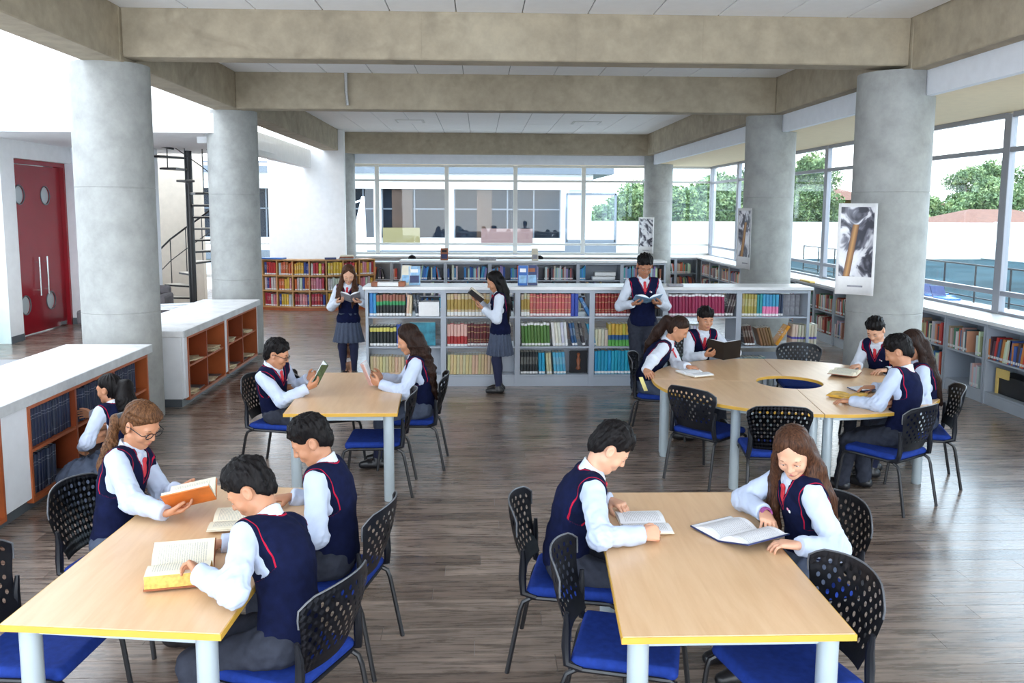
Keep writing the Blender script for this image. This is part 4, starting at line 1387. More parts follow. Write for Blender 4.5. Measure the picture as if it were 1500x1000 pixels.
# red double door with portholes
dr = struct(empty('door_1', (-8.28, 0, 0)))
MB().box(-0.10, 0.10, 15.31, 15.37, 0, 3.19).box(-0.10, 0.10, 17.33, 17.395, 0, 3.19).box(-0.10, 0.10, 15.37, 17.33, 3.11, 3.19).build('door_frame', 'red_door', dr)
for k, (y0, y1) in enumerate(((15.375, 16.355), (16.362, 17.325))):
    yc_ = (15.80, 16.72)[k]
    # leaf with two round openings: a plate built of rings around each porthole
    lf = MB()
    for zc in (0.56, 2.56):
        N = 32; r0 = 0.165
        z0, z1 = (0.02, 1.56) if zc < 1.5 else (1.56, 3.10)
        inner, outer = [], []
        for q in range(N):
            t = 2 * PI * q / N; c_, s_ = math.cos(t), math.sin(t)
            inner.append((yc_ + r0 * c_, zc + r0 * s_))
            ky = (y1 - yc_) if c_ > 0 else (yc_ - y0); kz = (z1 - zc) if s_ > 0 else (zc - z0)
            m_ = min(ky / abs(c_) if abs(c_) > 1e-6 else 9, kz / abs(s_) if abs(s_) > 1e-6 else 9)
            outer.append((yc_ + m_ * c_, zc + m_ * s_))
        for xx in (-0.02, 0.02):
            for q in range(N):
                r_ = (q + 1) % N
                lf.quad((xx, *inner[q]), (xx, *outer[q]), (xx, *outer[r_]), (xx, *inner[r_]))
        for q in range(N):
            r_ = (q + 1) % N
            lf.quad((-0.02, *inner[q]), (0.02, *inner[q]), (0.02, *inner[r_]), (-0.02, *inner[r_]))
        for cy_ in (y0, y1):                               # close the corners
            for cz_ in (z0, z1):
                p1 = min(outer, key=lambda p: abs(p[0] - cy_) * 1 + (abs(p[1] - cz_) if abs(p[0] - cy_) < 1e-4 else 9))
                p2 = min(outer, key=lambda p: abs(p[1] - cz_) * 1 + (abs(p[0] - cy_) if abs(p[1] - cz_) < 1e-4 else 9))
                for xx in (-0.02, 0.02):
                    i = len(lf.v); lf.v += [(xx, *p1), (xx, cy_, cz_), (xx, *p2)]; lf.f.append((i, i + 1, i + 2))
    leaf = lf.build('door_leaf', 'red_door', dr)
    for zc in (0.56, 2.56):
        MB().tube([(0.022, yc_ + 0.172 * math.cos(t), zc + 0.172 * math.sin(t)) for t in [2 * PI * q / 28 for q in range(28)]], 0.012, 6, closed=True).build('porthole_ring', 'baseboard_grey', leaf, smooth=True)
        g = MB(); i = len(g.v); g.v += [(0.0, yc_ + 0.168 * math.cos(2 * PI * q / 28), zc + 0.168 * math.sin(2 * PI * q / 28)) for q in range(28)]; g.f.append(tuple(range(28)))
        g.build('porthole_glass', 'frosted_glass', leaf)
    hy = 16.24 if k == 0 else 16.53
    h_ = MB(); h_.tube([(0.085, hy, 0.70), (0.085, hy, 1.42)], 0.017, 10)
    for zz in (0.80, 1.32): h_.tube([(0.02, hy, zz), (0.085, hy, zz)], 0.010, 8)
    h_.build('door_handle', 'steel', leaf, smooth=True)
MB().box(0.02, 0.05, 17.0, 17.25, 0.03, 0.10).build('door_stop_plate', 'steel', dr)
gr = thing('glass_railing', 'green tinted glass railing beside the red double door', 'railing', (-8.6, 13.85, 0))
MB().box(-0.75, 0.72, -0.008, 0.008, 0.06, 0.92).build('glass_panel', 'green_glass', gr)
MB().tube([(-0.75, 0, 0.94), (0.72, 0, 0.94)], 0.018, 8).build('top_rail', 'steel', gr, smooth=True)
MB().box(-0.75, 0.72, -0.04, 0.04, 0.0, 0.07).build('base_channel', 'steel', gr)
pf = thing('security_sensor', 'small dark ceiling sensor beside the far bright wall', 'sensor', (-4.75, 18.2, 3.57))
MB().lathe([(0.05, -0.10), (0.06, -0.05), (0.03, 0.0)], 12).build('sensor_body', 'black_plastic', pf, smooth=True)
MB().box(-0.24, 0.05, -0.03, 0.03, -0.085, -0.055).build('sensor_arm', 'black_plastic', pf)
cm = thing('ceiling_track', 'thin black track lamp arm under the lower ceiling near the spiral stair', 'lamp', (-6.35, 17.0, 3.57))
MB().tube([(-0.5, 0, -0.04), (0.15, 0, -0.04), (0.45, 0.0, -0.10)], 0.02, 8).build('track_arm', 'black_metal', cm, smooth=True)
MB().cyl((-0.05, 0), 0.012, -0.04, 0.0, 8).build('track_hanger', 'black_metal', cm)

# spiral stair
st = thing('spiral_staircase', 'black metal spiral staircase with pale treads behind the concrete columns', 'staircase', (-5.97, 18.0, 0))
MB().cyl((0, 0), 0.075, 0.0, 4.6, 16).build('centre_pole', 'black_metal', st, smooth=True)
NT = 18
rail = []; rail2 = []
for k in range(NT):
    a0 = math.radians(200 - 24.0 * k); a1 = a0 - math.radians(24); z = 0.24 * (k + 1)
    pts = [(0.07 * math.cos(a0), 0.07 * math.sin(a0))] + [(0.82 * math.cos(a0 + (a1 - a0) * q / 4), 0.82 * math.sin(a0 + (a1 - a0) * q / 4)) for q in range(5)] + [(0.07 * math.cos(a1), 0.07 * math.sin(a1))]
    pts = pts[::-1]
    t_ = MB().prism(pts, z - 0.035, z).build('tread', 'black_metal', st)
    MB().prism([(p[0] * 0.96, p[1] * 0.96) for p in pts], z, z + 0.012).build('tread_top', 'stair_tread', t_)
    am = (a0 + a1) / 2
    MB().tube([(0.80 * math.cos(am), 0.80 * math.sin(am), z), (0.80 * math.cos(am), 0.80 * math.sin(am), z + 0.95)], 0.011, 6).build('baluster', 'black_metal', st)
    rail.append((0.80 * math.cos(am), 0.80 * math.sin(am), z + 0.95)); rail2.append((0.80 * math.cos(am), 0.80 * math.sin(am), z + 0.5))
MB().tube(rail, 0.020, 8).build('handrail', 'black_metal', st, smooth=True)
MB().tube(rail2, 0.010, 6).build('middle_rail', 'black_metal', st, smooth=True)
sf = thing('sofa', 'dark grey upholstered sofa near the spiral stair', 'sofa', (-6.75, 16.9, 0), math.radians(8))
MB().box(-0.95, 0.62, -0.42, 0.36, 0.12, 0.40).build('seat', 'sofa_grey', sf, bev=0.05)
MB().box(-0.95, 0.62, 0.20, 0.42, 0.30, 0.80).build('backrest', 'sofa_grey', sf, bev=0.06)
MB().tube([(-0.9, 0.15, 0.55), (0.45, 0.15, 0.55)], 0.14, 14).build('bolster', 'sofa_grey', sf, smooth=True)
MB().box(0.48, 0.66, -0.42, 0.40, 0.12, 0.66).build('armrest', 'sofa_grey', sf, bev=0.05)
for sx in (-0.85, 0.55):
    for sy in (-0.34, 0.34): MB().cyl((sx, sy), 0.025, 0, 0.13, 8).build('leg', 'black_metal', sf)
ac = thing('side_table', 'low white framed side table behind the second counter', 'table', (-5.55, 15.0, 0))
MB().tube([(-0.5, -0.3, 0.02), (-0.35, -0.25, 0.62), (0.5, -0.25, 0.66), (0.55, -0.3, 0.02)], 0.022, 8).build('frame', 'counter_white', ac, smooth=True)
MB().tube([(-0.5, 0.3, 0.02), (-0.35, 0.25, 0.62), (0.5, 0.25, 0.66), (0.55, 0.3, 0.02)], 0.022, 8).build('frame', 'counter_white', ac, smooth=True)
MB().box(-0.36, 0.5, -0.27, 0.27, 0.60, 0.63).build('table_top', 'counter_white', ac, bev=0.01)

# ---- left counters (book shelves below a concrete top)
CX = -3.47
def counter(y0, y1, label):
    o = thing('counter_shelf', label, 'counter', (CX, y0, 0))
    L_ = y1 - y0
    MB().box(-0.86, 0.03, -0.03, L_ + 0.03, 0.84, 0.92).build('countertop', 'counter_top', o, bev=0.008, seg=1)
    MB().box(0.018, 0.034, -0.032, L_ + 0.032, 0.836, 0.917).build('front_lip', 'counter_concrete', o)
    MB().box(-0.78, -0.02, 0.0, 0.05, 0.10, 0.84).build('end_panel', 'counter_white', o)
    MB().box(-0.78, -0.02, L_ - 0.05, L_, 0.10, 0.84).build('end_panel', 'counter_white', o)
    MB().box(-0.80, -0.74, 0.05, L_ - 0.05, 0.10, 0.84).build('back_panel', 'counter_white', o)
    MB().box(-0.76, -0.04, 0.02, L_ - 0.02, 0.0, 0.10).build('plinth', 'baseboard_grey', o)
    return o
def case(o, y0, y1, n, split_low=True, mid=0.46):
    """wooden insert of n bays in a counter; y in the counter's own frame"""
    T_ = 0.028
    f = MB()
    f.box(-0.42, 0.012, y0, y0 + T_, 0.06, 0.83).box(-0.42, 0.012, y1 - T_, y1, 0.06, 0.83).box(-0.42, 0.012, y0 + T_, y1 - T_, 0.80, 0.83).box(-0.42, 0.012, y0 + T_, y1 - T_, 0.06, 0.09)
    c = f.build('shelf_case', 'wood_edge', o)
    MB().box(-0.44, -0.42, y0, y1, 0.06, 0.83).build('case_back', 'wood_orange', c)
    d = (y1 - y0 - T_) / n
    for k in range(n):
        MB().box(-0.42, -0.004, y0 + T_ + d * k, y0 + d * (k + 1), mid - 0.012, mid + 0.012).build('shelf_board', 'wood_edge', c)
        if k: MB().box(-0.42, 0.0, y0 + d * k, y0 + d * k + T_, 0.09, 0.80).build('divider', 'wood_orange', c)
    return d
c1 = counter(3.55, 8.98, 'long concrete topped counter with dark blue volumes, ending at the nearest round column')
d1 = case(c1, 0.12, 2.62, 3); d2 = case(c1, 3.0, 5.38, 3)
c2 = counter(10.02, 13.45, 'shorter concrete topped counter with magazine compartments between the two round columns')
for y0_, y1_ in ((0.051, 0.119), (2.621, 2.999)): MB().box(-0.05, 0.0, y0_, y1_, 0.10, 0.838).build('filler_panel', 'counter_white', c1)
for y0_, y1_ in ((0.051, 0.149), (1.621, 1.759), (3.301, 3.378)): MB().box(-0.05, 0.0, y0_, y1_, 0.10, 0.838).build('filler_panel', 'counter_white', c2)
case(c2, 0.15, 1.62, 2); case(c2, 1.76, 3.30, 2)

# ---- grey metal bookcases
def book_bay(name, W, D, H, shelves, plinth, label, cat, back=True, mat='metal_shelf', T_=0.035):
    """bay standing at its left front corner, front at y=0, facing -y"""
    o = thing(name, label, cat)
    MB().box(0, T_, 0, D, 0, H).build('side_panel', mat, o)
    MB().box(W - T_, W, 0, D, 0, H).build('side_panel', mat, o)
    MB().box(T_, W - T_, 0.012, D, 0, plinth).build('plinth', mat, o)
    for z in shelves:
        MB().box(T_, W - T_, 0.008, D, z - 0.022, z).build('shelf_board', mat, o)
    MB().box(T_, W - T_, 0.006, D, H - 0.04, H).build('top_rail', mat, o)
    if back: MB().box(T_, W - T_, D - 0.015, D, plinth, H - 0.04).build('back_panel', mat, o)
    return o
SY = 11.19                                                 # front of the island shelf
bx_ = [-1.49, -0.47, 0.51, 1.50, 2.48, 3.47, 4.43]
bay0 = None
bay_lab = ['grey metal bookcase with cream volumes at the bottom, at the stair end of the island',
           'grey metal bookcase holding gold, red and cream sets, beside the girl reading at it',
           'grey metal bookcase holding pink and green sets, third of the island from the stair end',
           'grey metal bookcase with cyan volumes below, behind the tall standing boy',
           'grey metal bookcase with a row of crimson volumes, behind the black book boy',
           'grey metal bookcase with a leaning orange book, at the window end of the island']
for k in range(6):
    W_ = bx_[k + 1] - bx_[k]
    o = book_bay('bookcase', W_, 0.50, 1.29, (0.155, 0.535, 0.935), 0.13, bay_lab[k], 'bookcase', back=False)
    o.location = (bx_[k], SY, 0)
    MB().box(0.035, W_ - 0.035, 0.245, 0.255, 0.13, 0.42 if k % 2 else 0.60).build('center_panel', 'metal_shelf', o)
tag(MB().box(bx_[0] - 0.03, bx_[-1] + 0.03, SY - 0.03, SY + 0.53, 1.292, 1.335).build('long_worktop', 'shelf_top_white', bev=0.006), 'long white worktop over the grey island bookcases', 'worktop')
# back island
for k in range(6):
    o = book_bay('bookcase', 0.955, 0.50, 1.20, (0.155, 0.48, 0.82), 0.13, ['grey bookcase of the far row nearest the curved bookcase', 'second grey bookcase of the far row counted from the curved bookcase', 'third grey bookcase of the far row counted from the curved bookcase', 'fourth grey bookcase of the far row, left of the tall boy\'s end of the row', 'fifth grey bookcase of the far row, with white boards laid on its shelf', 'last grey bookcase of the far row, behind the tall boy'][k], 'bookcase', back=True)
    o.location = (-1.68 + 0.957 * k, 18.4, 0)
tag(MB().box(-1.71, 4.08, 18.37, 18.93, 1.202, 1.245).build('long_worktop', 'shelf_top_white', bev=0.006), 'white worktop over the far row of grey bookcases', 'worktop')
for k in range(2):
    o = book_bay('bookcase', 0.80, 0.40, 1.02, (0.155, 0.58), 0.13, ['small grey bookcase right beside the curved wooden bookcase', 'small grey bookcase partly behind the far row end'][k], 'bookcase')
    o.location = (-3.0 + 0.805 * k, 21.5, 0)
# low cases under the right windows (facing -x) and the back windows
RX = 6.20
low = None; lowpos = []
for k in range(20):
    y = 5.62 + 0.90 * k
    if y + 0.9 > 23.9: break
    o = book_bay('low_bookcase', 0.885, 0.42, 0.985, (0.155, 0.56), 0.13, '', 'bookcase')
    o.location = (RX, y + 0.885, 0); o.rotation_euler = (0, 0, -PI / 2)
    o['label'] = {4: 'low grey bookcase under the side windows with a yellow fronted stand on its lowest shelf', 3: 'bare low grey bookcase under the side windows, next to the one with the yellow front'}.get(k, '%s low grey bookcase under the side windows, counted from the far corner' % ORD[19 - k])
    o['group'] = 'low bookcases along the window wall'
    lowpos.append((y, k))
for k in range(2):
    o = book_bay('low_bookcase', 0.62, 0.42, 0.985, (0.155, 0.56), 0.13, ('left', 'right')[k] + ' of the two low grey bookcases under the end windows by the corner', 'bookcase')
    o.location = (4.95 + 0.625 * k, 23.98, 0); o['group'] = 'low bookcases under the end windows'
struct(MB().box(RX - 0.05, 6.72, -3.0, 24.8, 0.99, 1.03).build('trim_5', 'shelf_top_white'))
struct(MB().box(-3.5, 6.14, 23.94, 24.8, 0.99, 1.03).build('trim_6', 'shelf_top_white'))

# curved wooden bookcase
cv = thing('curved_bookcase', 'low curved honey wood bookcase full of red and yellow books', 'bookcase', (-3.95, 22.2, 0))
RC = 2.55; NSEG = 8; A0, A1 = -33, 36
def arc(r_, deg): t = math.radians(deg); return (r_ * math.sin(t), -r_ * math.cos(t))
def arc_slab(d0, d1, r0, r1, z0, z1, n_=3):
    pts = [arc(r1, d0 + (d1 - d0) * q / n_) for q in range(n_ + 1)] + [arc(r0, d1 - (d1 - d0) * q / n_) for q in range(n_ + 1)]
    return MB().prism(pts, z0, z1)
CZ = (0.07, 0.44, 0.79, 1.15)
segd = (A1 - A0) / NSEG
for k in range(NSEG):
    d0, d1 = A0 + segd * k, A0 + segd * (k + 1)
    for z in CZ: arc_slab(d0, d1, RC - 0.32, RC, z, z + 0.028).build('shelf_board', 'wood_honey', cv)
    arc_slab(d0, d1, RC - 0.335, RC - 0.32, 0.07, 1.15).build('back_panel', 'wood_honey', cv)
    arc_slab(d0, d1, RC - 0.30, RC - 0.02, 0, 0.07).build('plinth', 'wood_edge', cv)
for k in range(NSEG + 1):
    d0 = A0 + segd * k
    arc_slab(d0 - 0.28, d0 + 0.28, RC - 0.32, RC + 0.004, 0.07, 1.178, 1).build('divider', 'wood_honey', cv)
# ---------------------------------------------------------------- books on shelves
def book_mesh(mode):
    mb = MB()
    # spine (rounded) and boards, spine towards -y
    prof = [(-0.5, 1.0), (-0.5, 0.06), (-0.36, 0.015), (0, 0.0), (0.36, 0.015), (0.5, 0.06), (0.5, 1.0)][::1]
    mb.prism(prof, 0.0, 1.0)
    nf = len(mb.f)
    mb.quad((-0.40, 0.10, 1.002), (0.40, 0.10, 1.002), (0.40, 0.97, 1.002), (-0.40, 0.97, 1.002))
    mb.quad((-0.40, 1.003, 0.03), (-0.40, 1.003, 0.97), (0.40, 1.003, 0.97), (0.40, 1.003, 0.03))
    me = mb.mesh('book')
    me.materials.append(MAT['book_' + mode]); me.materials.append(MAT['paper'])
    for k in (nf, nf + 1): me.polygons[k].material_index = 1
    return me
BOOKME = {}
def book(name, mode, col, loc, size, rz=0.0, lean=0.0, label=None, group=None):
    if mode not in BOOKME: BOOKME[mode] = book_mesh(mode)
    o = bpy.data.objects.new(name, BOOKME[mode]); COL.objects.link(o)
    o.rotation_mode = 'XYZ'
    o.scale = size
    o.rotation_euler = (0, lean, rz)
    o.location = loc
    o.color = (col[0], col[1], col[2], 1)
    tag(o, label, 'book', group)
    return o
def row(origin, rz, items, name='book', depth=0.19):
    """items: (count, thickness, height, colour, mode, lean_deg, label) placed left to right along the shelf front; ('gap', width)"""
    ox, oy, oz = origin
    c, s_ = math.cos(rz), math.sin(rz)
    t = 0.0
    for it in items:
        if it[0] == 'gap': t += it[1]; continue
        n_, th, hh_, col, mode, lean, label = it
        ln = math.radians(lean)
        step = th / math.cos(ln) * 1.03
        if lean: t += max(0, math.sin(-ln)) * hh_ * 1.0
        for k in range(n_):
            jt = 1 + (rnd.random() - 0.5) * 0.05
            cc = tuple(max(0, min(1, q * (0.88 + 0.24 * rnd.random()))) for q in col)
            y_ = rnd.random() * 0.012
            # a leaning book turns about its lower corner
            lift = abs(math.sin(ln)) * th * 0.5
            px = t + th / 2
            book(name, mode, cc, (ox + c * px - s_ * y_, oy + s_ * px + c * y_, oz + lift), (th * 0.97, depth, hh_ * jt), rz, ln, ('%s from left: ' % ORD[k] + label) if n_ > 1 else label, label if n_ > 1 else None)
            t += step
        if lean > 0: t += math.sin(ln) * hh_
ZS = (0.157, 0.537, 0.937)
def isl(k, r_, items):
    row((bx_[k] + 0.045, SY + 0.025, ZS[r_]), 0, items, name='book')
RED, MAR, CRM, GRN, NVY = (0.36, 0.03, 0.03), (0.13, 0.015, 0.02), (0.70, 0.60, 0.38), (0.10, 0.24, 0.05), (0.02, 0.06, 0.25)
WHT, BLK, CYN, PNK = (0.75, 0.75, 0.74), (0.015, 0.017, 0.02), (0.02, 0.40, 0.66), (0.56, 0.13, 0.13)
isl(0, 2, [(1, 0.05, 0.30, (0.03, 0.25, 0.55), 'foot', 0, 'bright blue volume at the stair end of the top island shelf'), (1, 0.04, 0.30, (0.05, 0.30, 0.60), 'foot', 0, 'second bright blue volume, beside the red green black banded set'),
           (9, 0.041, 0.285, (0.32, 0.12, 0.08), 'tri', 0, 'volume of the red, green and black banded set on the top shelf'), ('gap', 0.01),
           (2, 0.035, 0.285, CRM, 'foot', 3, 'cream volume next to the red, green and black banded set'), (2, 0.04, 0.28, (0.03, 0.05, 0.07), 'title_foot', -8, 'dark leaning volume before the white box on the top shelf')])
isl(0, 1, [(8, 0.043, 0.27, (0.012, 0.02, 0.02), 'yellowtop', 0, 'black volume with a yellow top band, middle shelf at the stair end'), (1, 0.05, 0.29, (0.02, 0.08, 0.35), 'foot', 0, 'blue volume ending the black and yellow set')])
isl(0, 0, [(11, 0.040, 0.24, (0.66, 0.55, 0.32), 'plain', 0, 'cream volume on the bottom shelf at the stair end of the island')])
isl(1, 2, [(12, 0.046, 0.30, (0.62, 0.52, 0.36), 'goldfoot', 0, 'cream and gold volume on the top shelf behind the reading girl'), ('gap', 0.20), (2, 0.04, 0.25, BLK, 'plain', 0, 'black volume right of the reading girl on the top shelf')])
isl(1, 1, [(6, 0.044, 0.30, (0.45, 0.03, 0.03), 'whitered', 0, 'red and pale volume, middle shelf left of the reading girl'), (7, 0.041, 0.30, MAR, 'gold_foot', 0, 'maroon volume with gold bands beside the red and pale set'), ('gap', 0.24), (1, 0.04, 0.30, WHT, 'title_foot', 0, 'white volume right of the reading girl')])
isl(1, 0, [(15, 0.040, 0.265, (0.68, 0.56, 0.33), 'plain', 1.5, 'cream volume in the long bottom row behind the reading girl')])
isl(2, 2, [(3, 0.038, 0.30, (0.60, 0.52, 0.38), 'goldfoot', 0, 'cream and gold volume just right of the reading girl\'s bookcase upright'), (13, 0.041, 0.295, PNK, 'gold_foot', 0, 'dusty pink volume with dark bands on the top shelf'), (2, 0.048, 0.30, (0.03, 0.07, 0.40), 'plain', 0, 'blue volume at the end of the pink set'), (1, 0.05, 0.27, (0.03, 0.18, 0.50), 'title', -30, 'blue book fallen aslant beside the blue volumes')])
isl(2, 1, [(9, 0.041, 0.31, GRN, 'head_foot', -3, 'green volume with white ends on the middle shelf'), (5, 0.040, 0.315, WHT, 'title_foot', -6, 'white volume leaning beside the green set'), (2, 0.035, 0.315, (0.02, 0.10, 0.25), 'title_foot', -10, 'dark blue volume leaning next to the white set'), (1, 0.04, 0.31, (0.03, 0.03, 0.04), 'title_foot', -12, 'black volume leaning between blue volumes'), (2, 0.035, 0.31, (0.03, 0.28, 0.50), 'title_foot', -14, 'light blue volume leaning last on the middle shelf')])
isl(2, 0, [(6, 0.038, 0.30, (0.02, 0.028, 0.032), 'title_foot', 0, 'charcoal volume with a white foot label on the bottom shelf'), (2, 0.042, 0.29, CYN, 'foot', -2, 'cyan volume next to the charcoal volumes'), (2, 0.035, 0.29, CRM, 'title_foot', -4, 'cream volume between cyan volumes on the bottom shelf'), (4, 0.040, 0.29, (0.10, 0.45, 0.65), 'title_foot', -5, 'pale cyan volume leaning at the end of the bottom row')])
isl(3, 2, [(10, 0.041, 0.30, RED, 'gold_foot', 0, 'brick red volume with gold bands, top shelf left of the tall boy'), (3, 0.043, 0.29, (0.16, 0.02, 0.025), 'foot', 0, 'dark red volume behind the tall boy\'s arm'), ('gap', 0.15), (4, 0.04, 0.27, BLK, 'plain', 0, 'black volume behind the tall boy\'s shoulder')])
isl(3, 1, [(4, 0.044, 0.22, (0.72, 0.66, 0.54), 'plain', 0, 'short cream volume on the middle shelf left of the tall boy'), (7, 0.046, 0.30, (0.72, 0.52, 0.08), 'ygreen', 0, 'yellow, navy and green banded volume left of the tall boy'), (3, 0.04, 0.24, (0.60, 0.30, 0.18), 'plain', 0, 'tan volume behind the tall boy\'s legs')])
isl(3, 0, [(19, 0.044, 0.315, CYN, 'foot', 0, 'cyan volume in the long bottom row behind the blue chair')])
isl(4, 2, [(17, 0.043, 0.295, (0.34, 0.015, 0.09), 'head_foot', -2, 'crimson volume with white ends, above the seated boy'), (3, 0.035, 0.29, (0.05, 0.03, 0.035), 'title_foot', 14, 'dark leaning volume at the end of the crimson row')])
isl(4, 1, [('gap', 0.30), (5, 0.04, 0.28, (0.66, 0.66, 0.68), 'title', -12, 'white magazine leaning behind the seated boy with the black book')])
isl(4, 0, [(8, 0.045, 0.26, (0.15, 0.30, 0.35), 'title_foot', 0, 'teal volume on the bottom shelf behind the round table')])
isl(5, 2, [(5, 0.040, 0.30, (0.46, 0.36, 0.08), 'title_foot', 0, 'olive yellow volume on the top shelf at the window end'), (2, 0.036, 0.295, (0.03, 0.32, 0.33), 'foot', 0, 'teal volume next to the olive set'), (5, 0.043, 0.295, (0.05, 0.36, 0.62), 'bluepink', 0, 'blue over pink volume on the top shelf'), (2, 0.030, 0.30, (0.02, 0.04, 0.10), 'foot', 0, 'thin navy volume at the end of the blue and pink set')])
isl(5, 1, [(4, 0.033, 0.27, (0.10, 0.045, 0.03), 'title_foot', -14, 'dark brown volume leaning on the middle shelf at the window end'), (5, 0.036, 0.25, (0.26, 0.14, 0.06), 'plain', -17, 'tan brown volume leaning behind the orange book'), (1, 0.045, 0.30, (0.80, 0.40, 0.02), 'title', 33, 'orange yellow book leaning steeply on the middle shelf'), (8, 0.042, 0.285, (0.74, 0.68, 0.46), 'purple', 2, 'cream volume with a purple band at the window end')])
isl(5, 0, [(7, 0.05, 0.22, (0.25, 0.40, 0.40), 'title_foot', 0, 'grey green volume on the bottom shelf at the window end')])

# things lying in and on the island
def box_thing(name, label, cat, loc, size, mat, rz=0, rx=0, bev=0.004, part=None):
    o = MB().box(-size[0] / 2, size[0] / 2, -size[1] / 2, size[1] / 2, 0, size[2]).build(name, mat, bev=bev, seg=1, loc=loc)
    o.rotation_euler = (rx, 0, rz)
    return tag(o, label, cat)
box_thing('storage_box', 'white cardboard box filling the end of the top island shelf', 'box', (-0.66, SY + 0.13, 0.937), (0.27, 0.21, 0.19), 'paper_white')
pm = thing('picture_book', 'large picture book with a teal cover shown front on, middle island shelf', 'book', (-0.75, SY + 0.10, 0.537))
MB().box(-0.17, 0.17, 0, 0.03, 0, 0.31).build('cover', 'teal_cover', pm, bev=0.003, seg=1)
MB().box(-0.16, 0.165, 0.004, 0.026, 0.004, 0.314).build('pages', 'paper', pm)
fm = thing('picture_book', 'black covered picture book standing front on, bottom island shelf', 'book', (1.34, SY + 0.12, 0.157))
MB().box(-0.12, 0.12, 0, 0.03, 0, 0.30).build('cover', 'black_plastic', fm, bev=0.003, seg=1)
MB().lathe([(0.012, 0.04), (0.035, 0.06), (0.02, 0.10), (0.03, 0.18), (0.016, 0.22), (0.024, 0.26), (0.010, 0.275)], 12, (0, -0.002)).build('cover_figure', 'cover_rust', fm, smooth=True)
for k in range(4):
    box_thing('magazine', ORD[k] + ' grey magazine standing in a loose row, top shelf at the window end', 'magazine', (4.02 + 0.075 * k, SY + 0.14 + 0.015 * k, 0.937), (0.012, 0.21, 0.285), 'mag_grey', rz=math.radians(62))['group'] = 'grey magazines at the window end'
lb = thing('book', 'thick old book with brown ends lying on the island top at the stair end', 'book', (-1.19, SY + 0.02, 1.336))
MB().box(-0.20, 0.20, -0.08, 0.08, 0.008, 0.055).build('pages', 'paper_white', lb, bev=0.004, seg=1)
MB().box(-0.215, -0.13, -0.085, 0.085, 0, 0.062).build('cover_end', 'cover_rust', lb, bev=0.008, seg=1)
MB().box(0.135, 0.225, -0.085, 0.085, 0, 0.066).build('cover_end', 'cover_rust', lb, bev=0.008, seg=1)
def stand_book(label, loc, size, mats, rz=0.0, tilt=-10, name='display_book'):
    o = thing(name, label, 'book', loc, rz)
    w_, d_, h_ = size
    MB().box(-w_ / 2, w_ / 2, 0, d_, 0, h_).build('cover', mats[0], o, bev=0.002, seg=1)
    MB().box(-w_ / 2 + 0.004, w_ / 2 + 0.002, 0.004, d_ - 0.004, 0.003, h_ + 0.002).build('pages', 'paper', o)
    MB().box(-w_ * 0.40, w_ * 0.40, -0.003, 0.0, h_ * 0.12, h_ * 0.50).build('cover_picture', mats[1], o)
    MB().box(-w_ * 0.32, w_ * 0.32, -0.003, 0.0, h_ * 0.66, h_ * 0.84).build('cover_title', mats[2], o)
    o.rotation_euler = (math.radians(tilt), 0, rz)
    return o
stand_book('cream and sky blue book propped upright on the island top above the banded set', (-0.99, SY + 0.22, 1.338), (0.13, 0.025, 0.26), ('cover_cream', 'cover_sky', 'cover_cream'), math.radians(-25))
stand_book('sky blue picture book propped on the island top beside the cream one', (-0.86, SY + 0.20, 1.338), (0.15, 0.02, 0.25), ('cover_sky', 'cover_navy', 'paper_white'), math.radians(6))
stand_book('dark blue book propped on the island top above the pink set', (0.58, SY + 0.14, 1.338), (0.13, 0.02, 0.27), ('cover_blue', 'cover_sky', 'paper_white'), math.radians(-12))
stand_book('navy book with pale picture propped second on the island top above the pink set', (0.71, SY + 0.20, 1.338), (0.15, 0.02, 0.27), ('cover_navy', 'cover_sky', 'cover_rust'), math.radians(8))
box_thing('leaflet_pile', 'small pile of leaflets lying on the island top near the tall boy', 'leaflets', (2.62, SY + 0.10, 1.336), (0.20, 0.14, 0.03), 'mag_grey')
stand_book('small framed dark photo card propped on the far row top', (-0.75, 18.45, 1.248), (0.16, 0.02, 0.26), ('cover_rust', 'cover_navy', 'black_plastic'), 0)
box_thing('book', 'grey book lying flat on the far row top', 'book', (0.18, 18.5, 1.246), (0.34, 0.2, 0.07), 'mag_grey', rz=0.2)
stand_book('pale card propped on the far row top beside the dark haired reader', (1.21, 18.40, 1.248), (0.14, 0.02, 0.26), ('cover_cream', 'mag_grey', 'cover_cream'), 0.15)
for k in range(3):
    box_thing('book', ('lowest', 'middle', 'uppermost')[k] + ' book of the small pile on the curved bookcase', 'book', (-3.05, 19.85, 1.18 + 0.032 * k), (0.34 - 0.02 * k, 0.24, 0.03), ('mag_grey', 'cover_rust', 'cover_cream')[k], rz=0.1 * k)
box_thing('folder', 'bright blue folder lying on the curved bookcase', 'folder', (-4.72, 19.86, 1.18), (0.5, 0.25, 0.03), 'cover_blue', rz=-0.25)
box_thing('folder', 'navy folder lying on the curved bookcase near its middle', 'folder', (-3.42, 19.8, 1.18), (0.26, 0.2, 0.04), 'cover_navy', rz=0.2)
for k, (yy, w_) in enumerate(((18.62, 0.50), (18.60, 0.46))):
    box_thing('sign_board', ('lower', 'upper')[k] + ' white board laid on the far row\'s upper shelf', 'board', (2.72 + 0.03 * k, yy, 0.825 + 0.09 * k), (w_, 0.26, 0.075), 'paper_white')
yb = thing('document_stand', 'black stand with a yellow front on the lowest shelf under the side windows', 'stand', (RX + 0.10, 9.72, 0.157))
MB().box(0, 0.24, -0.30, 0.30, 0, 0.24).build('box_body', 'black_plastic', yb, bev=0.006, seg=1)
MB().box(-0.02, 0.0, 0.02, 0.26, 0.20, 0.31).build('yellow_card', 'wall_yellow', yb)
MB().box(-0.02, 0.0, 0.22, 0.26, 0.0, 0.20).build('yellow_leg', 'wall_yellow', yb)
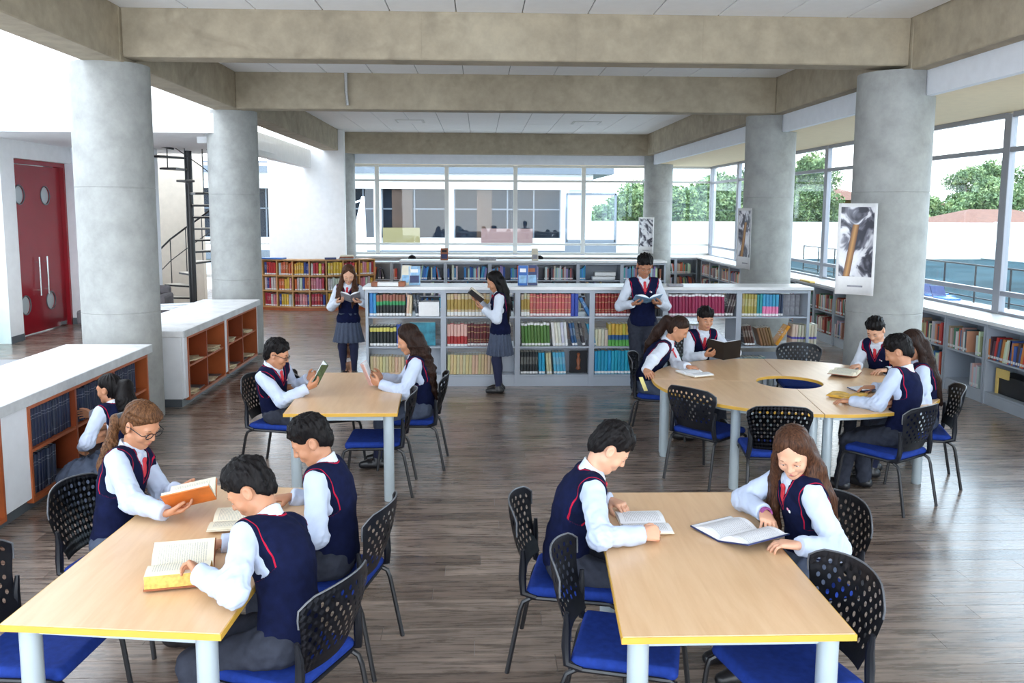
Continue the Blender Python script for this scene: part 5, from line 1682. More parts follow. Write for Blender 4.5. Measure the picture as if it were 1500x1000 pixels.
box_thing('shelf_label', 'small yellow shelf label on the window sill shelf', 'label', (6.10, 15.6, 1.031), (0.10, 0.5, 0.03), 'wall_yellow')

# dark blue volumes in the left counter
BV = (0.007, 0.017, 0.055)
def vol(y0, z, n_, th, hgt, lean, label):
    row((CX - 0.03, y0, z), PI / 2, [(n_, th, hgt, BV, 'spine_line', lean, label)], name='bound_volume', depth=0.26)
yb0 = 3.55 + 3.0
vol(yb0 + 0.05, 0.474, 15, 0.047, 0.30, 1, 'dark blue bound volume on the upper shelf of the near compartment')
vol(yb0 + 0.05, 0.092, 9, 0.047, 0.31, 3, 'dark blue bound volume leaning on the lower shelf of the near compartment')
vol(yb0 + 0.86, 0.474, 14, 0.047, 0.29, 0, 'dark blue bound volume on the upper shelf behind the crouching girl')
vol(yb0 + 1.64, 0.474, 11, 0.047, 0.30, 0, 'dark blue bound volume on the upper shelf next to the round column')
# magazines in the second counter
for (u, k) in ((0.15, 0), (0.885, 1), (1.76, 2), (2.53, 3)):
    for lev, z in ((0, 0.092), (1, 0.474)):
        nm = 3 if (k + lev) % 2 else 4
        for q in range(nm):
            o = MB().box(-0.14, 0.14, -0.11, 0.11, 0, 0.010).build('magazine', 'magazine_cream', loc=(CX - 0.17 + rnd.uniform(-0.02, 0.05), 10.02 + u + 0.38 + rnd.uniform(-0.14, 0.14), z + 0.0105 * q))
            o.rotation_euler = (0, 0, rnd.uniform(-0.5, 0.5))
            tag(o, ('lowest', 'second', 'third', 'fourth')[q] + ' cream magazine in the %s compartment %s of the second counter' % (('lower', 'upper')[lev], ('nearest the viewer', 'left of its middle post', 'right of its middle post', 'farthest from the viewer')[k]), 'magazine', 'magazines of the %s compartment %d' % (('lower', 'upper')[lev], k + 1))
# curved bookcase books
pal = [(0.70, 0.42, 0.03), (0.55, 0.03, 0.03), (0.60, 0.14, 0.03), (0.75, 0.50, 0.05), (0.45, 0.02, 0.05), (0.03, 0.06, 0.28), (0.60, 0.60, 0.62), (0.70, 0.25, 0.30)]
pname = ['yellow', 'red', 'orange', 'golden', 'crimson', 'navy', 'white', 'rose']
tier = ['bottom', 'middle', 'top']
cnt = {}
for k in range(1, NSEG):
    for t_ in range(3):
        d = A0 + segd * k + 0.7
        ci = rnd.randrange(len(pal))
        while d < A0 + segd * (k + 1) - 1.2:
            th = rnd.uniform(0.05, 0.075)
            dd = math.degrees(th / RC)
            if rnd.random() < 0.62: ci = rnd.choice([0, 1, 0, 1, 2, 3, 4, 5, 6, 7]) if t_ == 2 else rnd.choice([0, 1, 2, 3, 4, 5, 6, 7, 5, 6])
            p_ = arc(RC - 0.03, d + dd / 2)
            key = (ci, t_); cnt[key] = cnt.get(key, 0) + 1
            book('book', ['foot', 'title_foot'][rnd.random() < 0.5], tuple(q * rnd.uniform(0.8, 1.15) for q in pal[ci]), (-3.95 + p_[0], 22.2 + p_[1], CZ[t_] + 0.029), (th * 0.88, 0.20, rnd.uniform(0.26, 0.30)), math.radians(d + dd / 2), 0,
                 '%s %s book from the left on the %s tier of the curved wooden bookcase' % (ORD[cnt[key] - 1], pname[ci], tier[t_]), '%s books on the %s tier of the curved bookcase' % (pname[ci], tier[t_]))
            d += dd
# all the smaller books of the far row, the end wall and the window wall: joined
class Mix:
    def __init__(s): s.mb = MB(); s.c = []
    def bk(s, M_, x, th, dep, h_, col, lean=0.0):
        b = MB().box(0, th, 0, dep, 0, h_)
        tn = math.tan(lean)
        vs_ = [M_ @ Vector((v[0] + tn * v[2] + x, v[1], v[2])) for v in b.v]
        i = len(s.mb.v); s.mb.v += [tuple(v) for v in vs_]
        for f in b.f:
            s.mb.f.append(tuple(i + q for q in f)); s.c.append(col)
        # pale foot label
        q = [M_ @ Vector((a + tn * zz + x, -0.002, zz)) for a, zz in ((th * 0.08, 0.02), (th * 0.92, 0.02), (th * 0.92, 0.05), (th * 0.08, 0.05))]
        i = len(s.mb.v); s.mb.v += [tuple(v) for v in q]; s.mb.f.append((i, i + 1, i + 2, i + 3)); s.c.append((0.75, 0.75, 0.75))
mxb = Mix()
def fill(origin, rz, W_, pal_, fillp=0.92, hmax=0.26, dep=0.17):
    M_ = Matrix.Translation(origin) @ Matrix.Rotation(rz, 4, 'Z')
    x = 0.0; lean = 0
    while x < W_ - 0.06:
        if rnd.random() > fillp: x += rnd.uniform(0.05, 0.16); lean = 0; continue
        th = rnd.uniform(0.022, 0.048); h_ = rnd.uniform(0.72, 1.0) * hmax
        if rnd.random() < 0.12: lean = rnd.choice([0, 0, 0.15, -0.18])
        c = rnd.choice(pal_); c = tuple(min(1, q * rnd.uniform(0.75, 1.2)) for q in c)
        mxb.bk(M_, x + (max(0, -lean) * h_), th, dep, h_, c, lean); x += th + 0.001
blues = [(0.03, 0.18, 0.45), (0.05, 0.32, 0.55), (0.02, 0.08, 0.25), (0.55, 0.55, 0.58), (0.10, 0.30, 0.42), (0.70, 0.66, 0.55), (0.25, 0.22, 0.40), (0.06, 0.06, 0.08), (0.45, 0.10, 0.08)]
mixed = [(0.65, 0.62, 0.58), (0.50, 0.06, 0.05), (0.06, 0.07, 0.10), (0.60, 0.42, 0.22), (0.30, 0.10, 0.08), (0.75, 0.72, 0.66), (0.05, 0.20, 0.38), (0.40, 0.30, 0.24), (0.10, 0.22, 0.14), (0.62, 0.12, 0.06)]
for k in range(6):
    for z, hm_ in ((0.483, 0.30), (0.823, 0.32), (0.158, 0.28)):
        if k == 4 and z > 0.8: fill((-1.68 + 0.957 * k + 0.04, 18.425, z), 0, 0.18, blues[:2], 1, hm_); continue
        fill((-1.68 + 0.957 * k + 0.04, 18.425, z), 0, 0.86, blues if k < 3 else blues[3:] + mixed[2:5], 0.93 if z > 0.8 else 0.8, hm_)
for k in range(2):
    for z in (0.158, 0.583): fill((-3.0 + 0.805 * k + 0.04, 21.52, z), 0, 0.72, mixed + pal[:3], 0.85, 0.30)
    for z in (0.158, 0.563): fill((4.95 + 0.625 * k + 0.04, 24.0, z), 0, 0.54, mixed, 0.95, 0.33)
for y, k in lowpos:
    for z in (0.158, 0.563):
        if k in (0, 1, 2): continue
        if k == 3: continue
        if k == 4 and z < 0.4: continue
        if k == 5 and z < 0.4: fill((RX + 0.02, y + 0.30, z), -PI / 2, 0.22, mixed[:1], 1, 0.33); continue
        p_ = mixed if k != 4 else [(0.55, 0.03, 0.03), (0.68, 0.66, 0.62), (0.6, 0.2, 0.05), (0.05, 0.10, 0.35), (0.10, 0.04, 0.05), (0.65, 0.6, 0.5)]
        fill((RX + 0.02, y + 0.845, z), -PI / 2, 0.80, p_, 0.95 if k != 5 else 0.9, 0.31)
me = mxb.mb.mesh('shelved_books')
ca_ = me.color_attributes.new('tint', 'FLOAT_COLOR', 'CORNER')
cc = np.repeat(np.array([(c[0], c[1], c[2], 1.0) for c in mxb.c], dtype=np.float32), 4, axis=0)
ca_.data.foreach_set('color', cc.ravel())
tag(link('shelved_books', me, 'book_mixed'), 'many small mixed books filling the far row and window wall bookcases', 'books', kind='stuff')

# ---------------------------------------------------------------- posters
def poster(label, x, y, z0, wid, hgt, rz, mat, tiltx=0.0):
    o = thing('poster', label, 'poster', (x, y, z0), rz)
    def sh(u, v): return (wid * (u - 0.5), 0.045 * (2 * u - 1) ** 2 * -1 + 0.0, hgt * v)
    g = MB().grid(sh, 10, 4); me = g.mesh('sheet', smooth=True)
    bm = bmesh.new(); bm.from_mesh(me); bmesh.ops.solidify(bm, geom=bm.faces[:], thickness=0.004); bm.to_mesh(me); bm.free()
    link('sheet', me, 'paper_white', o)
    def pr(u, v):
        a, b, c = sh(0.07 + 0.86 * u, 0.20 + 0.76 * v); return (a, b - 0.006, c)
    g = MB().grid(pr, 10, 6); me = g.mesh('print', smooth=True)
    uv = me.uv_layers.new(name='UVMap')
    co = [(a / 10, b / 6) for b in range(7) for a in range(11)]
    for l in me.loops: uv.data[l.index].uv = co[l.vertex_index]
    link('print', me, mat, o)
    def cp(u, v):
        a, b, c = sh(0.30 + 0.40 * u, 0.085 + 0.018 * v); return (a, b - 0.005, c)
    link('caption', MB().grid(cp, 6, 1).mesh('caption'), 'mag_grey', o)
    return o
poster('black and white poster with a brown diagonal shape on the nearest window side column', 4.10, 9.13, 1.44, 0.40, 0.99, math.radians(-38), 'poster_print_a')
poster('narrow seen poster with a brown stripe on the middle window side column', 4.33, 13.72, 1.40, 0.50, 0.98, math.radians(-82), 'poster_print_b')
poster('black and white poster on the farthest column, above the tall boy', 4.62, 23.56, 1.14, 0.42, 1.0, math.radians(-10), 'poster_print_c')

# ---------------------------------------------------------------- tables
def leg_round(o, x, y, h_, r=0.042):
    l = MB().lathe([(r * 0.9, 0.0), (r, 0.01), (r, h_)], 24).build('leg', 'leg_metal', o, smooth=True, loc=(x, y, 0))
    return l
def table(label, corners, legs):
    cx = sum(p[0] for p in corners) / 4; cy = sum(p[1] for p in corners) / 4
    o = thing('table', label, 'table', (cx, cy, 0))
    P_ = [(p[0] - cx, p[1] - cy) for p in corners]
    MB().prism(P_, 0.714, 0.740).build('tabletop', 'beech', o, bev=0.003)
    def inset(d):
        return [(p[0] * (1 - d / max(0.01, abs(p[0]))), p[1] * (1 - d / max(0.01, abs(p[1])))) for p in P_]
    # coloured edge band
    e = MB(); O_, I_ = inset(-0.004), inset(0.001)
    for k in range(4):
        j = (k + 1) % 4
        e.prism([O_[k], O_[j], I_[j], I_[k]], 0.712, 0.7375)
    e.build('edge_band', 'edge_yellow', o)
    Q = inset(0.08)
    for k in range(4):
        j = (k + 1) % 4
        a, b = Vector((*Q[k], 0.69)), Vector((*Q[j], 0.69))
        n_ = (b - a).cross(Vector((0, 0, 1))).normalized() * 0.012
        MB().prism([(a + n_)[:2], (b + n_)[:2], (b - n_)[:2], (a - n_)[:2]][::-1], 0.665, 0.713).build('apron_rail', 'leg_metal', o)
    for q in inset(0.075) if legs is None else [(l[0] - cx, l[1] - cy) for l in legs]:
        leg_round(o, q[0], q[1], 0.713)
    return o
table('light beech table with a yellow edge, shared by the girl in glasses and two boys', [(-1.86, 3.22), (-0.985, 3.12), (-0.90, 4.82), (-1.78, 4.92)], None)
table('light beech table with a yellow edge, shared by one boy and the bracelet girl', [(0.545, 3.05), (1.445, 3.05), (1.46, 4.70), (0.66, 4.71)], None)
table('light beech table near the island, between the boy in glasses and wavy haired girl', [(-1.54, 6.65), (-0.65, 6.65), (-0.72, 8.34), (-1.61, 8.35)], None)
# round table of four quarter segments
RTX, RTY, RO, RI = 2.93, 7.82, 1.28, 0.305
rt_ = thing('round_table', 'large round beech table of four segments with an open hole in its middle', 'table', (RTX, RTY, 0))
for k in range(4):
    d0 = math.radians(90 * k - 98 + 0.12); d1 = math.radians(90 * k - 98 + 89.88)
    N_ = 22
    po = [(RO * math.cos(d0 + (d1 - d0) * q / N_), RO * math.sin(d0 + (d1 - d0) * q / N_)) for q in range(N_ + 1)]
    pi_ = [(RI * math.cos(d1 - (d1 - d0) * q / N_), RI * math.sin(d1 - (d1 - d0) * q / N_)) for q in range(N_ + 1)]
    sg = MB().prism(po + pi_, 0.714, 0.740).build('table_segment', 'beech', rt_, bev=0.002, seg=1)
    def bandp(r0, r1): return [(r1 * math.cos(d0 + (d1 - d0) * q / N_), r1 * math.sin(d0 + (d1 - d0) * q / N_)) for q in range(N_ + 1)] + [(r0 * math.cos(d1 - (d1 - d0) * q / N_), r0 * math.sin(d1 - (d1 - d0) * q / N_)) for q in range(N_ + 1)]
    MB().prism(bandp(RO - 0.001, RO + 0.004), 0.712, 0.7375).build('edge_band', 'edge_yellow', sg)
    MB().prism(bandp(RI - 0.004, RI + 0.001), 0.712, 0.7375).build('edge_band', 'edge_yellow', sg)
    MB().prism(bandp(RO - 0.13, RO - 0.11), 0.665, 0.713).build('apron_rail', 'leg_metal', sg)
    for dd in (d0 + 0.05, d1 - 0.05):
        l = leg_round(rt_, (RO - 0.12) * math.cos(dd), (RO - 0.12) * math.sin(dd), 0.713, 0.040); l.parent = sg
    dm = (d0 + d1) / 2
    dm += 0.2; l = leg_round(rt_, (RO - 0.12) * math.cos(dm), (RO - 0.12) * math.sin(dm), 0.713, 0.040); l.parent = sg

# ---------------------------------------------------------------- chairs
def back_panel():
    NU, NV = 19, 11
    bm = bmesh.new()
    vc = {}
    def pt(u, v):
        z = 0.485 + 0.375 * v - 0.030 * (u * u) * v - 0.03 * max(0, abs(u) - 0.8) * 5 * v * v
        hw = 0.185 + 0.068 * min(1, v * 1.2) - 0.010 * max(0, v - 0.85) * 4
        y = -0.245 - 0.105 * v + 0.080 * u * u * (0.45 + 0.55 * v) - 0.02 * math.sin(v * PI)
        return (u * hw, y, z)
    def V_(a, b):
        k = (round(a, 4), round(b, 4))
        if k not in vc: vc[k] = bm.verts.new(pt(2 * a / NU - 1, b / NV))
        return vc[k]
    for j in range(NV):
        for i in range(NU):
            per = [V_(i, j), V_(i + .5, j), V_(i + 1, j), V_(i + 1, j + .5), V_(i + 1, j + 1), V_(i + .5, j + 1), V_(i, j + 1), V_(i, j + .5)]
            hole = (i + j) % 2 == 0 and 2 <= j <= NV - 2 and 1 <= i <= NU - 2
            if not hole:
                bm.faces.new(per)
            else:
                hv = []
                for q in range(8):
                    t = -3 * PI / 4 + q * PI / 4
                    hv.append(V_(i + .5 + 0.36 * math.cos(t), j + .5 + 0.36 * math.sin(t)))
                for q in range(8):
                    r_ = (q + 1) % 8
                    bm.faces.new((per[q], per[r_], hv[r_], hv[q]))
    bmesh.ops.solidify(bm, geom=bm.faces[:], thickness=0.012)
    bmesh.ops.recalc_face_normals(bm, faces=bm.faces[:])
    me = bpy.data.meshes.new('backrest'); bm.to_mesh(me); bm.free()
    rim = [pt(-1, q / 8) for q in range(6, 8)] + [pt(-1 + 2 * q / 16, 1.0) for q in range(17)] + [pt(1, q / 8) for q in range(7, 5, -1)]
    return me, rim
def make_chair():
    c = thing('chair', '', 'chair')
    me, rim = back_panel()
    b = link('backrest', me, 'black_plastic', c)
    MB().tube([(p[0], p[1] + 0.004, p[2]) for p in rim], 0.0045, 6).build('back_rim_glint', 'edge_glint', b, smooth=True)  # grey tube paints in the highlight along the backrest's top edge
    def seat_(u, v, z, o_=0.0):
        x = (u - 0.5); y = (v - 0.5)
        w_ = 0.46 - 0.04 * (1 - v)
        return x * (w_ + o_), y * (0.45 + o_) + 0.0, z
    # upholstered seat: rounded slab with a waterfall front
    S_ = Implicit()
    S_.add(rbox(V3(0, 0.0, 0.437), V3(0.232, 0.222, 0.026), None, 0.024))
    S_.add(cap(V3(-0.205, 0.205, 0.428), V3(0.205, 0.205, 0.428), 0.027), 0.02)
    S_.fn(lambda x, y, z, d: np.maximum(d, 0) * 0 + d + 0.006 * np.exp(-((x / 0.16) ** 2 + ((y + 0.02) / 0.16) ** 2)) * (z > 0.437))
    Pb, Fb = S_.mesh(0.014); link('seat', np_mesh('seat', Pb, Fb), 'blue_fabric', c)
    MB().box(-0.215, 0.215, -0.215, 0.205, 0.392, 0.414).build('seat_pan', 'black_plastic', c, bev=0.008)
    fr_ = MB()
    for k in (1, -1):
        MB().tube([(0.215 * k, 0.20, 0.402), (0.222 * k, 0.235, 0.385), (0.226 * k, 0.245, 0.35), (0.238 * k, 0.285, 0.0)], 0.0125, 8).build('leg', 'black_metal', c, smooth=True)
        MB().tube([(0.215 * k, -0.19, 0.405), (0.222 * k, -0.235, 0.38), (0.225 * k, -0.25, 0.34), (0.236 * k, -0.315, 0.0)], 0.0125, 8).build('leg', 'black_metal', c, smooth=True)
        fr_.tube([(0.218 * k, 0.20, 0.403), (0.218 * k, -0.20, 0.405)], 0.0125, 8)
    for k in (1, -1):
        MB().tube([(0.222 * k, -0.17, 0.41), (0.224 * k, -0.235, 0.43), (0.214 * k, -0.242, 0.50), (0.212 * k, -0.240, 0.58), (0.226 * k, -0.238, 0.655)], [0.015, 0.020, 0.021, 0.018, 0.010], 8).build('back_bracket', 'black_plastic', c, smooth=True)
    fr_.tube([(-0.218, 0.18, 0.400), (0.218, 0.18, 0.400)], 0.011, 8).tube([(-0.218, -0.2, 0.402), (0.218, -0.2, 0.402)], 0.011, 8)
    fr_.build('seat_frame', 'black_metal', c, smooth=True)
    return c
# ---------------------------------------------------------------- chairs placed
chair0 = make_chair()
CH = [  # x, y, facing azimuth, label, occupied
    (-1.92, 3.62, 95, 'black chair tucked under the near table corner, its back cut by the picture edge'),
    (-1.94, 4.58, 100, 'black perforated chair on which the girl in glasses with the braid sits'),
    (-0.84, 3.50, -66, 'black chair with a blue seat carrying the boy bent over the thick gilt book'),
    (-0.78, 4.34, -78, 'black chair behind the boy in the near table\'s far seat'),
    (0.50, 4.27, 102, 'black chair under the boy who rests his forearm by a white book'),
    (0.66, 3.58, 105, 'empty black chair with blue seat beside the reading boy, nearest the viewer'),
    (1.64, 4.20, -104, 'black perforated chair behind the long haired girl with the magazine'),
    (1.30, 3.36, -104, 'empty black chair pushed under the table next to the long haired girl'),
    (-1.76, 7.60, 106, 'black chair carrying the boy in glasses at the middle table'),
    (-0.62, 7.74, -88, 'black chair carrying the wavy haired girl with the pink book'),
    (-0.86, 7.02, -90, 'empty black chair with blue seat next to the wavy haired girl'),
    (-1.40, 7.92, 72, 'empty black perforated chair at the far corner of the middle table'),
    (1.90, 8.72, 108, 'black chair carrying the ponytailed girl at the round table'),
    (2.02, 7.26, 50, 'empty black chair turned three quarters at the round table, stair side'),
    (2.37, 6.66, 8, 'empty black perforated chair seen squarely from behind at the round table'),
    (3.30, 6.62, -33, 'black chair carrying the boy with his back to the viewer at the round table'),
    (3.86, 7.18, -72, 'black chair of the straight haired girl seen from behind at the round table'),
    (3.57, 9.14, 190, 'empty black perforated chair on the far side of the round table'),
    (4.18, 8.62, -120, 'black chair carrying the boy with a wristwatch at the round table'),
    (2.46, 9.46, 165, 'black chair carrying the boy who holds a black book at the round table'),
    (-1.46, 18.0 + 1.35, 180, 'black chair behind the far row of bookcases, stair side'),
    (1.36, 18.0 + 1.35, 180, 'black chair behind the far row of bookcases, window side'),
]
for i, (x, y, a, lab) in enumerate(CH):
    if i == 0:
        chair0.location = (x, y, 0); chair0.rotation_euler = (0, 0, -math.radians(a)); chair0['label'] = lab; chair0['group'] = 'black library chairs with blue seats'
    else:
        dup(chair0, (x, y, 0), -math.radians(a), lab, 'black library chairs with blue seats')

# ---------------------------------------------------------------- open books
def open_book(label, loc, rz, w, h, th, cover, page, va=(8, 8), tilt=(0, 0), lth=None, sag=0.35, cat='book', name='open_book', edge=None):
    """spine along local y; va: how far each half is raised (left, right) in degrees; tilt: root rotation about x, y"""
    o = thing(name, label, cat, loc)
    o.rotation_mode = 'ZXY' if False else 'XYZ'
    R_ = Matrix.Rotation(rz, 3, 'Z') @ Matrix.Rotation(math.radians(tilt[0]), 3, 'X') @ Matrix.Rotation(math.radians(tilt[1]), 3, 'Y')
    o.rotation_euler = R_.to_euler('XYZ')
    cov = MB()
    for k, s_ in enumerate((-1, 1)):
        a = math.radians(va[k])
        t_ = th if lth is None or k == 1 else lth
        N_ = 10
        def P2(u, z):                                     # u along the page, z above the board
            return (s_ * (u * w * math.cos(a) - z * math.sin(a)), u * w * math.sin(a) + z * math.cos(a))
        top = []
        for q in range(N_ + 1):
            u = q / N_
            z = t_ * (0.30 + 0.70 * math.sin(min(1, u * 2.6) * PI / 2)) + sag * 0.02 * math.sin(u * PI) - sag * 0.012 * u * u
            top.append((u, max(0.004, z)))
        pb = MB()
        for (u0, z0), (u1, z1) in zip(top, top[1:]):
            A, B = P2(u0, z0), P2(u1, z1)
            A0_, B0_ = P2(u0, 0.003), P2(u1, 0.003)
            y0, y1 = -h / 2, h / 2
            f = [((A[0], y0, A[1]), (B[0], y0, B[1]), (B[0], y1, B[1]), (A[0], y1, A[1])),
                 ((A0_[0], y0, A0_[1]), (B0_[0], y0, B0_[1]), (B[0], y0, B[1]), (A[0], y0, A[1])),
                 ((A[0], y1, A[1]), (B[0], y1, B[1]), (B0_[0], y1, B0_[1]), (A0_[0], y1, A0_[1]))]
            for q in f: pb.quad(*(q if s_ > 0 else q[::-1]))
        e1, e0 = P2(*top[-1]), P2(1, 0.003)
        q = ((e0[0], -h / 2, e0[1]), (e0[0], h / 2, e0[1]), (e1[0], h / 2, e1[1]), (e1[0], -h / 2, e1[1]))
        pb.quad(*(q if s_ > 0 else q[::-1]))
        me = pb.mesh('page_block')
        uv = me.uv_layers.new(name='UVMap')
        for p in me.polygons:
            topf = p.index < 3 * N_ and p.index % 3 == 0
            for li in p.loop_indices:
                co = me.vertices[me.loops[li].vertex_index].co
                uu = math.hypot(co.x, co.z) / w
                uv.data[li].uv = (uu, co.y / h + 0.5) if topf else (0.02, 0.02)
        pbo = link('page_block', me, [page, edge or page], o)
        if edge:
            for p in me.polygons:
                if not (p.index < 3 * N_ and p.index % 3 == 0): p.material_index = 1
        # board
        B0, B1 = P2(-0.01, 0.0), P2(1.025, 0.0); C0, C1 = P2(-0.01, -0.004), P2(1.025, -0.004)
        hh_ = h / 2 + 0.004
        i = len(cov.v)
        cov.v += [(B0[0], -hh_, B0[1] + 0.0025), (B1[0], -hh_, B1[1] + 0.0025), (B1[0], hh_, B1[1] + 0.0025), (B0[0], hh_, B0[1] + 0.0025), (C0[0], -hh_, C0[1]), (C1[0], -hh_, C1[1]), (C1[0], hh_, C1[1]), (C0[0], hh_, C0[1])]
        F_ = [(0, 1, 2, 3), (7, 6, 5, 4), (0, 4, 5, 1), (1, 5, 6, 2), (2, 6, 7, 3), (3, 7, 4, 0)]
        for f in F_: cov.f.append(tuple(i + k2 for k2 in (f if s_ > 0 else f[::-1])))
    cov.build('cover', cover, o)
    return o
TZ = 0.745
D = math.radians
open_book('open hardback with orange cover held by the girl in glasses over the near table', (-1.49, 4.36, 0.815), D(-80), 0.155, 0.23, 0.022, 'cover_orange', 'page_cream', (24, 44), (10, 0))
open_book('thick old open book with gilt page edges before the boy leaning on the near table', (-1.31, 3.66, TZ), D(-78), 0.165, 0.26, 0.062, 'cover_rust', 'page_cream', (34, 3), (0, 0), lth=0.016, edge='page_edge_gold')
open_book('small cream open book in front of the second boy at the near table', (-1.26, 4.27, TZ), D(96), 0.14, 0.20, 0.016, 'cover_cream', 'page_cream', (6, 10))
open_book('open white book flat under the forearm of the boy at the long haired girl\'s table', (0.845, 4.20, TZ), D(92), 0.15, 0.235, 0.012, 'cover_cream', 'page_white', (3, 3))
open_book('open white magazine with a navy cover in front of the long haired girl', (1.29, 4.03, TZ), D(118), 0.195, 0.27, 0.007, 'cover_navy', 'page_white', (14, 3), (0, 0), sag=1.3)
open_book('open book with a dark green patterned cover held up by the boy in glasses', (-1.36, 7.38, 0.905), D(-85), 0.12, 0.19, 0.012, 'cover_green', 'page_white', (24, 24), (62, 0))
open_book('pinkish slim book held upright by the wavy haired girl', (-1.03, 7.63, 0.86), D(92), 0.12, 0.20, 0.010, 'cover_pink', 'page_white', (20, 20), (68, 0))
open_book('open grey covered book held at the chest by the girl near the curved bookcase', (-1.74, 11.58, 1.13), D(186), 0.135, 0.21, 0.018, 'mag_grey', 'page_white', (22, 22), (30, 0))
open_book('open dark covered book held by the girl reading in front of the island', (-0.06, 10.80, 1.23), D(92), 0.13, 0.20, 0.016, 'cover_black', 'page_cream', (30, 34), (38, 0))
open_book('open picture magazine held by the tall boy in front of the island', (2.09, 10.44, 1.23), D(178), 0.17, 0.24, 0.010, 'cover_sky', 'page_white', (18, 14), (20, 0), sag=1.0)
open_book('open white book lying before the ponytailed girl on the round table', (2.12, 8.20, TZ), D(-68), 0.16, 0.22, 0.016, 'cover_cream', 'page_white', (3, 3))
open_book('open black covered book held over the round table by the boy facing the viewer', (2.60, 8.86, 0.86), D(165), 0.175, 0.26, 0.008, 'cover_black', 'page_white', (16, 16), (52, 0))
open_book('open cream book on the round table in front of the boy with the wristwatch', (3.60, 8.14, TZ), D(-100 + 150), 0.16, 0.23, 0.020, 'cover_rust', 'page_cream', (8, 8), sag=1.2)
open_book('orange and yellow open book under the hands of the boy seen from behind', (3.20, 7.16, TZ), D(-38), 0.15, 0.20, 0.010, 'cover_yellow', 'cover_yellow_page', (4, 10))
open_book('small open book beside the straight haired girl on the round table', (3.46, 7.42, TZ), D(-70), 0.11, 0.16, 0.008, 'cover_navy', 'page_white', (6, 14))
yc = MB().box(-0.02, 0.02, -0.075, 0.075, 0, 0.004).build('yellow_card', 'card_yellow', loc=(1.545, 7.84, 0.72))
yc.rotation_euler = (D(48), 0, D(20)); tag(yc, 'small pale yellow card held down at the round table edge by the ponytailed girl', 'card')

# ---------------------------------------------------------------- the people
DN, UP = (0, 0, -1), (0, 0, 1)
FAST = False
person('girl with glasses and brown braided hair reading an orange book at a table', (-1.98, 4.58), 98, (-1.87, 4.70, 1.155), hp=(30, 112, 0), L=((-1.645, 4.56, 0.825), (0.8, -0.45, 0.05), (0.2, -0.35, 0.8), 30), R=((-1.60, 4.28, 0.795), (0.9, 0.35, 0.10), (-0.1, 0.2, 0.95), 22),
       hair=('braid', 'hair_chestnut'), skin='skin_tan', sex='f', glasses=True, extras=('side',), h=1.57)
person('boy with messy black hair seen from behind, bent over the thick gilt edged book', (-0.82, 3.48), -70, (-1.03, 3.75, 1.10), hp=(38, -92, 4), L=((-1.17, 3.46, 0.83), (-0.5, 0.75, 0.15), (-0.6, -0.2, -0.6), 42), R=((-1.22, 3.92, 0.775), (-0.95, -0.1, -0.05), DN, 18),
       hair=('short', 'hair_black'), skin='skin_tan', poleL=(0.1, -0.9, -0.5), poleR=(0.2, 0.8, -0.5), h=1.60, feet=((-1.16, 3.72), (-1.12, 3.40)))
person('short haired boy beside the messy haired one, looking down at a small cream book', (-0.76, 4.33), -84, (-0.88, 4.37, 1.15), hp=(32, -100, 0), L=((-1.00, 4.20, 0.785), (-0.85, 0.2, -0.05), DN, 22), R=((-1.03, 4.55, 0.785), (-0.85, -0.35, 0), DN, 22),
       hair=('short', 'hair_black'), skin='skin_tan', h=1.57)
person('crouching girl with a thick dark ponytail reaching into the dark blue volumes', (-2.98, 6.92), -128, (-3.08, 7.10, 0.85), hp=(8, -78, 0), mode='kneel', seat=0.27, L=((-3.24, 6.94, 0.40), (-0.4, 0.4, -0.8), (0.3, 0.8, 0), 30), R=((-3.38, 7.44, 0.55), (-0.9, 0.2, 0), (0, -1, 0), 25), poleL=(0.3, -0.9, -0.1),
       hair=('ponytail', 'hair_black'), skin='skin_tan', sex='f', extras=('thick2', 'spread'), near=True, feet=((-2.90, 7.06, 0.06), (-2.80, 6.86, 0.06)), h=1.5, twist=58)
person('boy in glasses and navy vest holding up a dark green book at the middle table', (-1.80, 7.54), 94, (-1.755, 7.40, 1.09), hp=(20, 92, 0), L=((-1.52, 7.56, 0.84), (0.75, -0.35, 0.35), (0.3, -0.7, 0.3), 30), R=((-1.47, 7.26, 0.815), (0.85, 0.25, 0.40), (-0.3, 0.5, 0.6), 30),
       hair=('short', 'hair_black'), skin='skin_tan', glasses=True, near=True, twist=14, h=1.57)
person('girl with long wavy dark hair holding a pinkish book at the middle table', (-0.53, 7.71), -92, (-0.64, 7.68, 1.17), hp=(22, -98, 0), L=((-0.88, 7.50, 0.80), (-0.85, 0.3, 0.25), (0.2, 0.7, 0.3), 28), R=((-0.90, 7.80, 0.80), (-0.85, -0.35, 0.25), (0.2, -0.7, 0.3), 28),
       hair=('wavy', 'hair_darkbrown'), skin='skin_tan', sex='f', near=True, h=1.57)
person('standing girl with long brown hair reading a grey book beside the island end', (-1.82, 11.88), 184, (-1.80, 11.83, 1.445), hp=(30, 172, 0), mode='stand', L=((-1.62, 11.66, 1.08), (-0.7, -0.45, 0.1), (0, 0.2, 1), 30), R=((-1.93, 11.66, 1.08), (0.7, -0.45, 0.15), (0, 0.2, 1), 30),
       hair=('long', 'hair_brown'), skin='skin_light', sex='f', near=False, extras=('front+1', 'front-1'), h=1.57)
person('standing girl with long dark hair reading a dark book in front of the island', (0.27, 10.82), -90, (0.20, 10.80, 1.435), hp=(24, -95, 0), mode='stand', L=((0.06, 10.68, 1.10), (-0.85, 0.35, 0.30), (0.2, 0.3, 0.9), 30), R=((0.00, 10.92, 1.17), (-0.85, -0.25, 0.35), (0.2, -0.2, 0.9), 30),
       hair=('long', 'hair_black'), skin='skin_tan', sex='f', near=False, h=1.57)
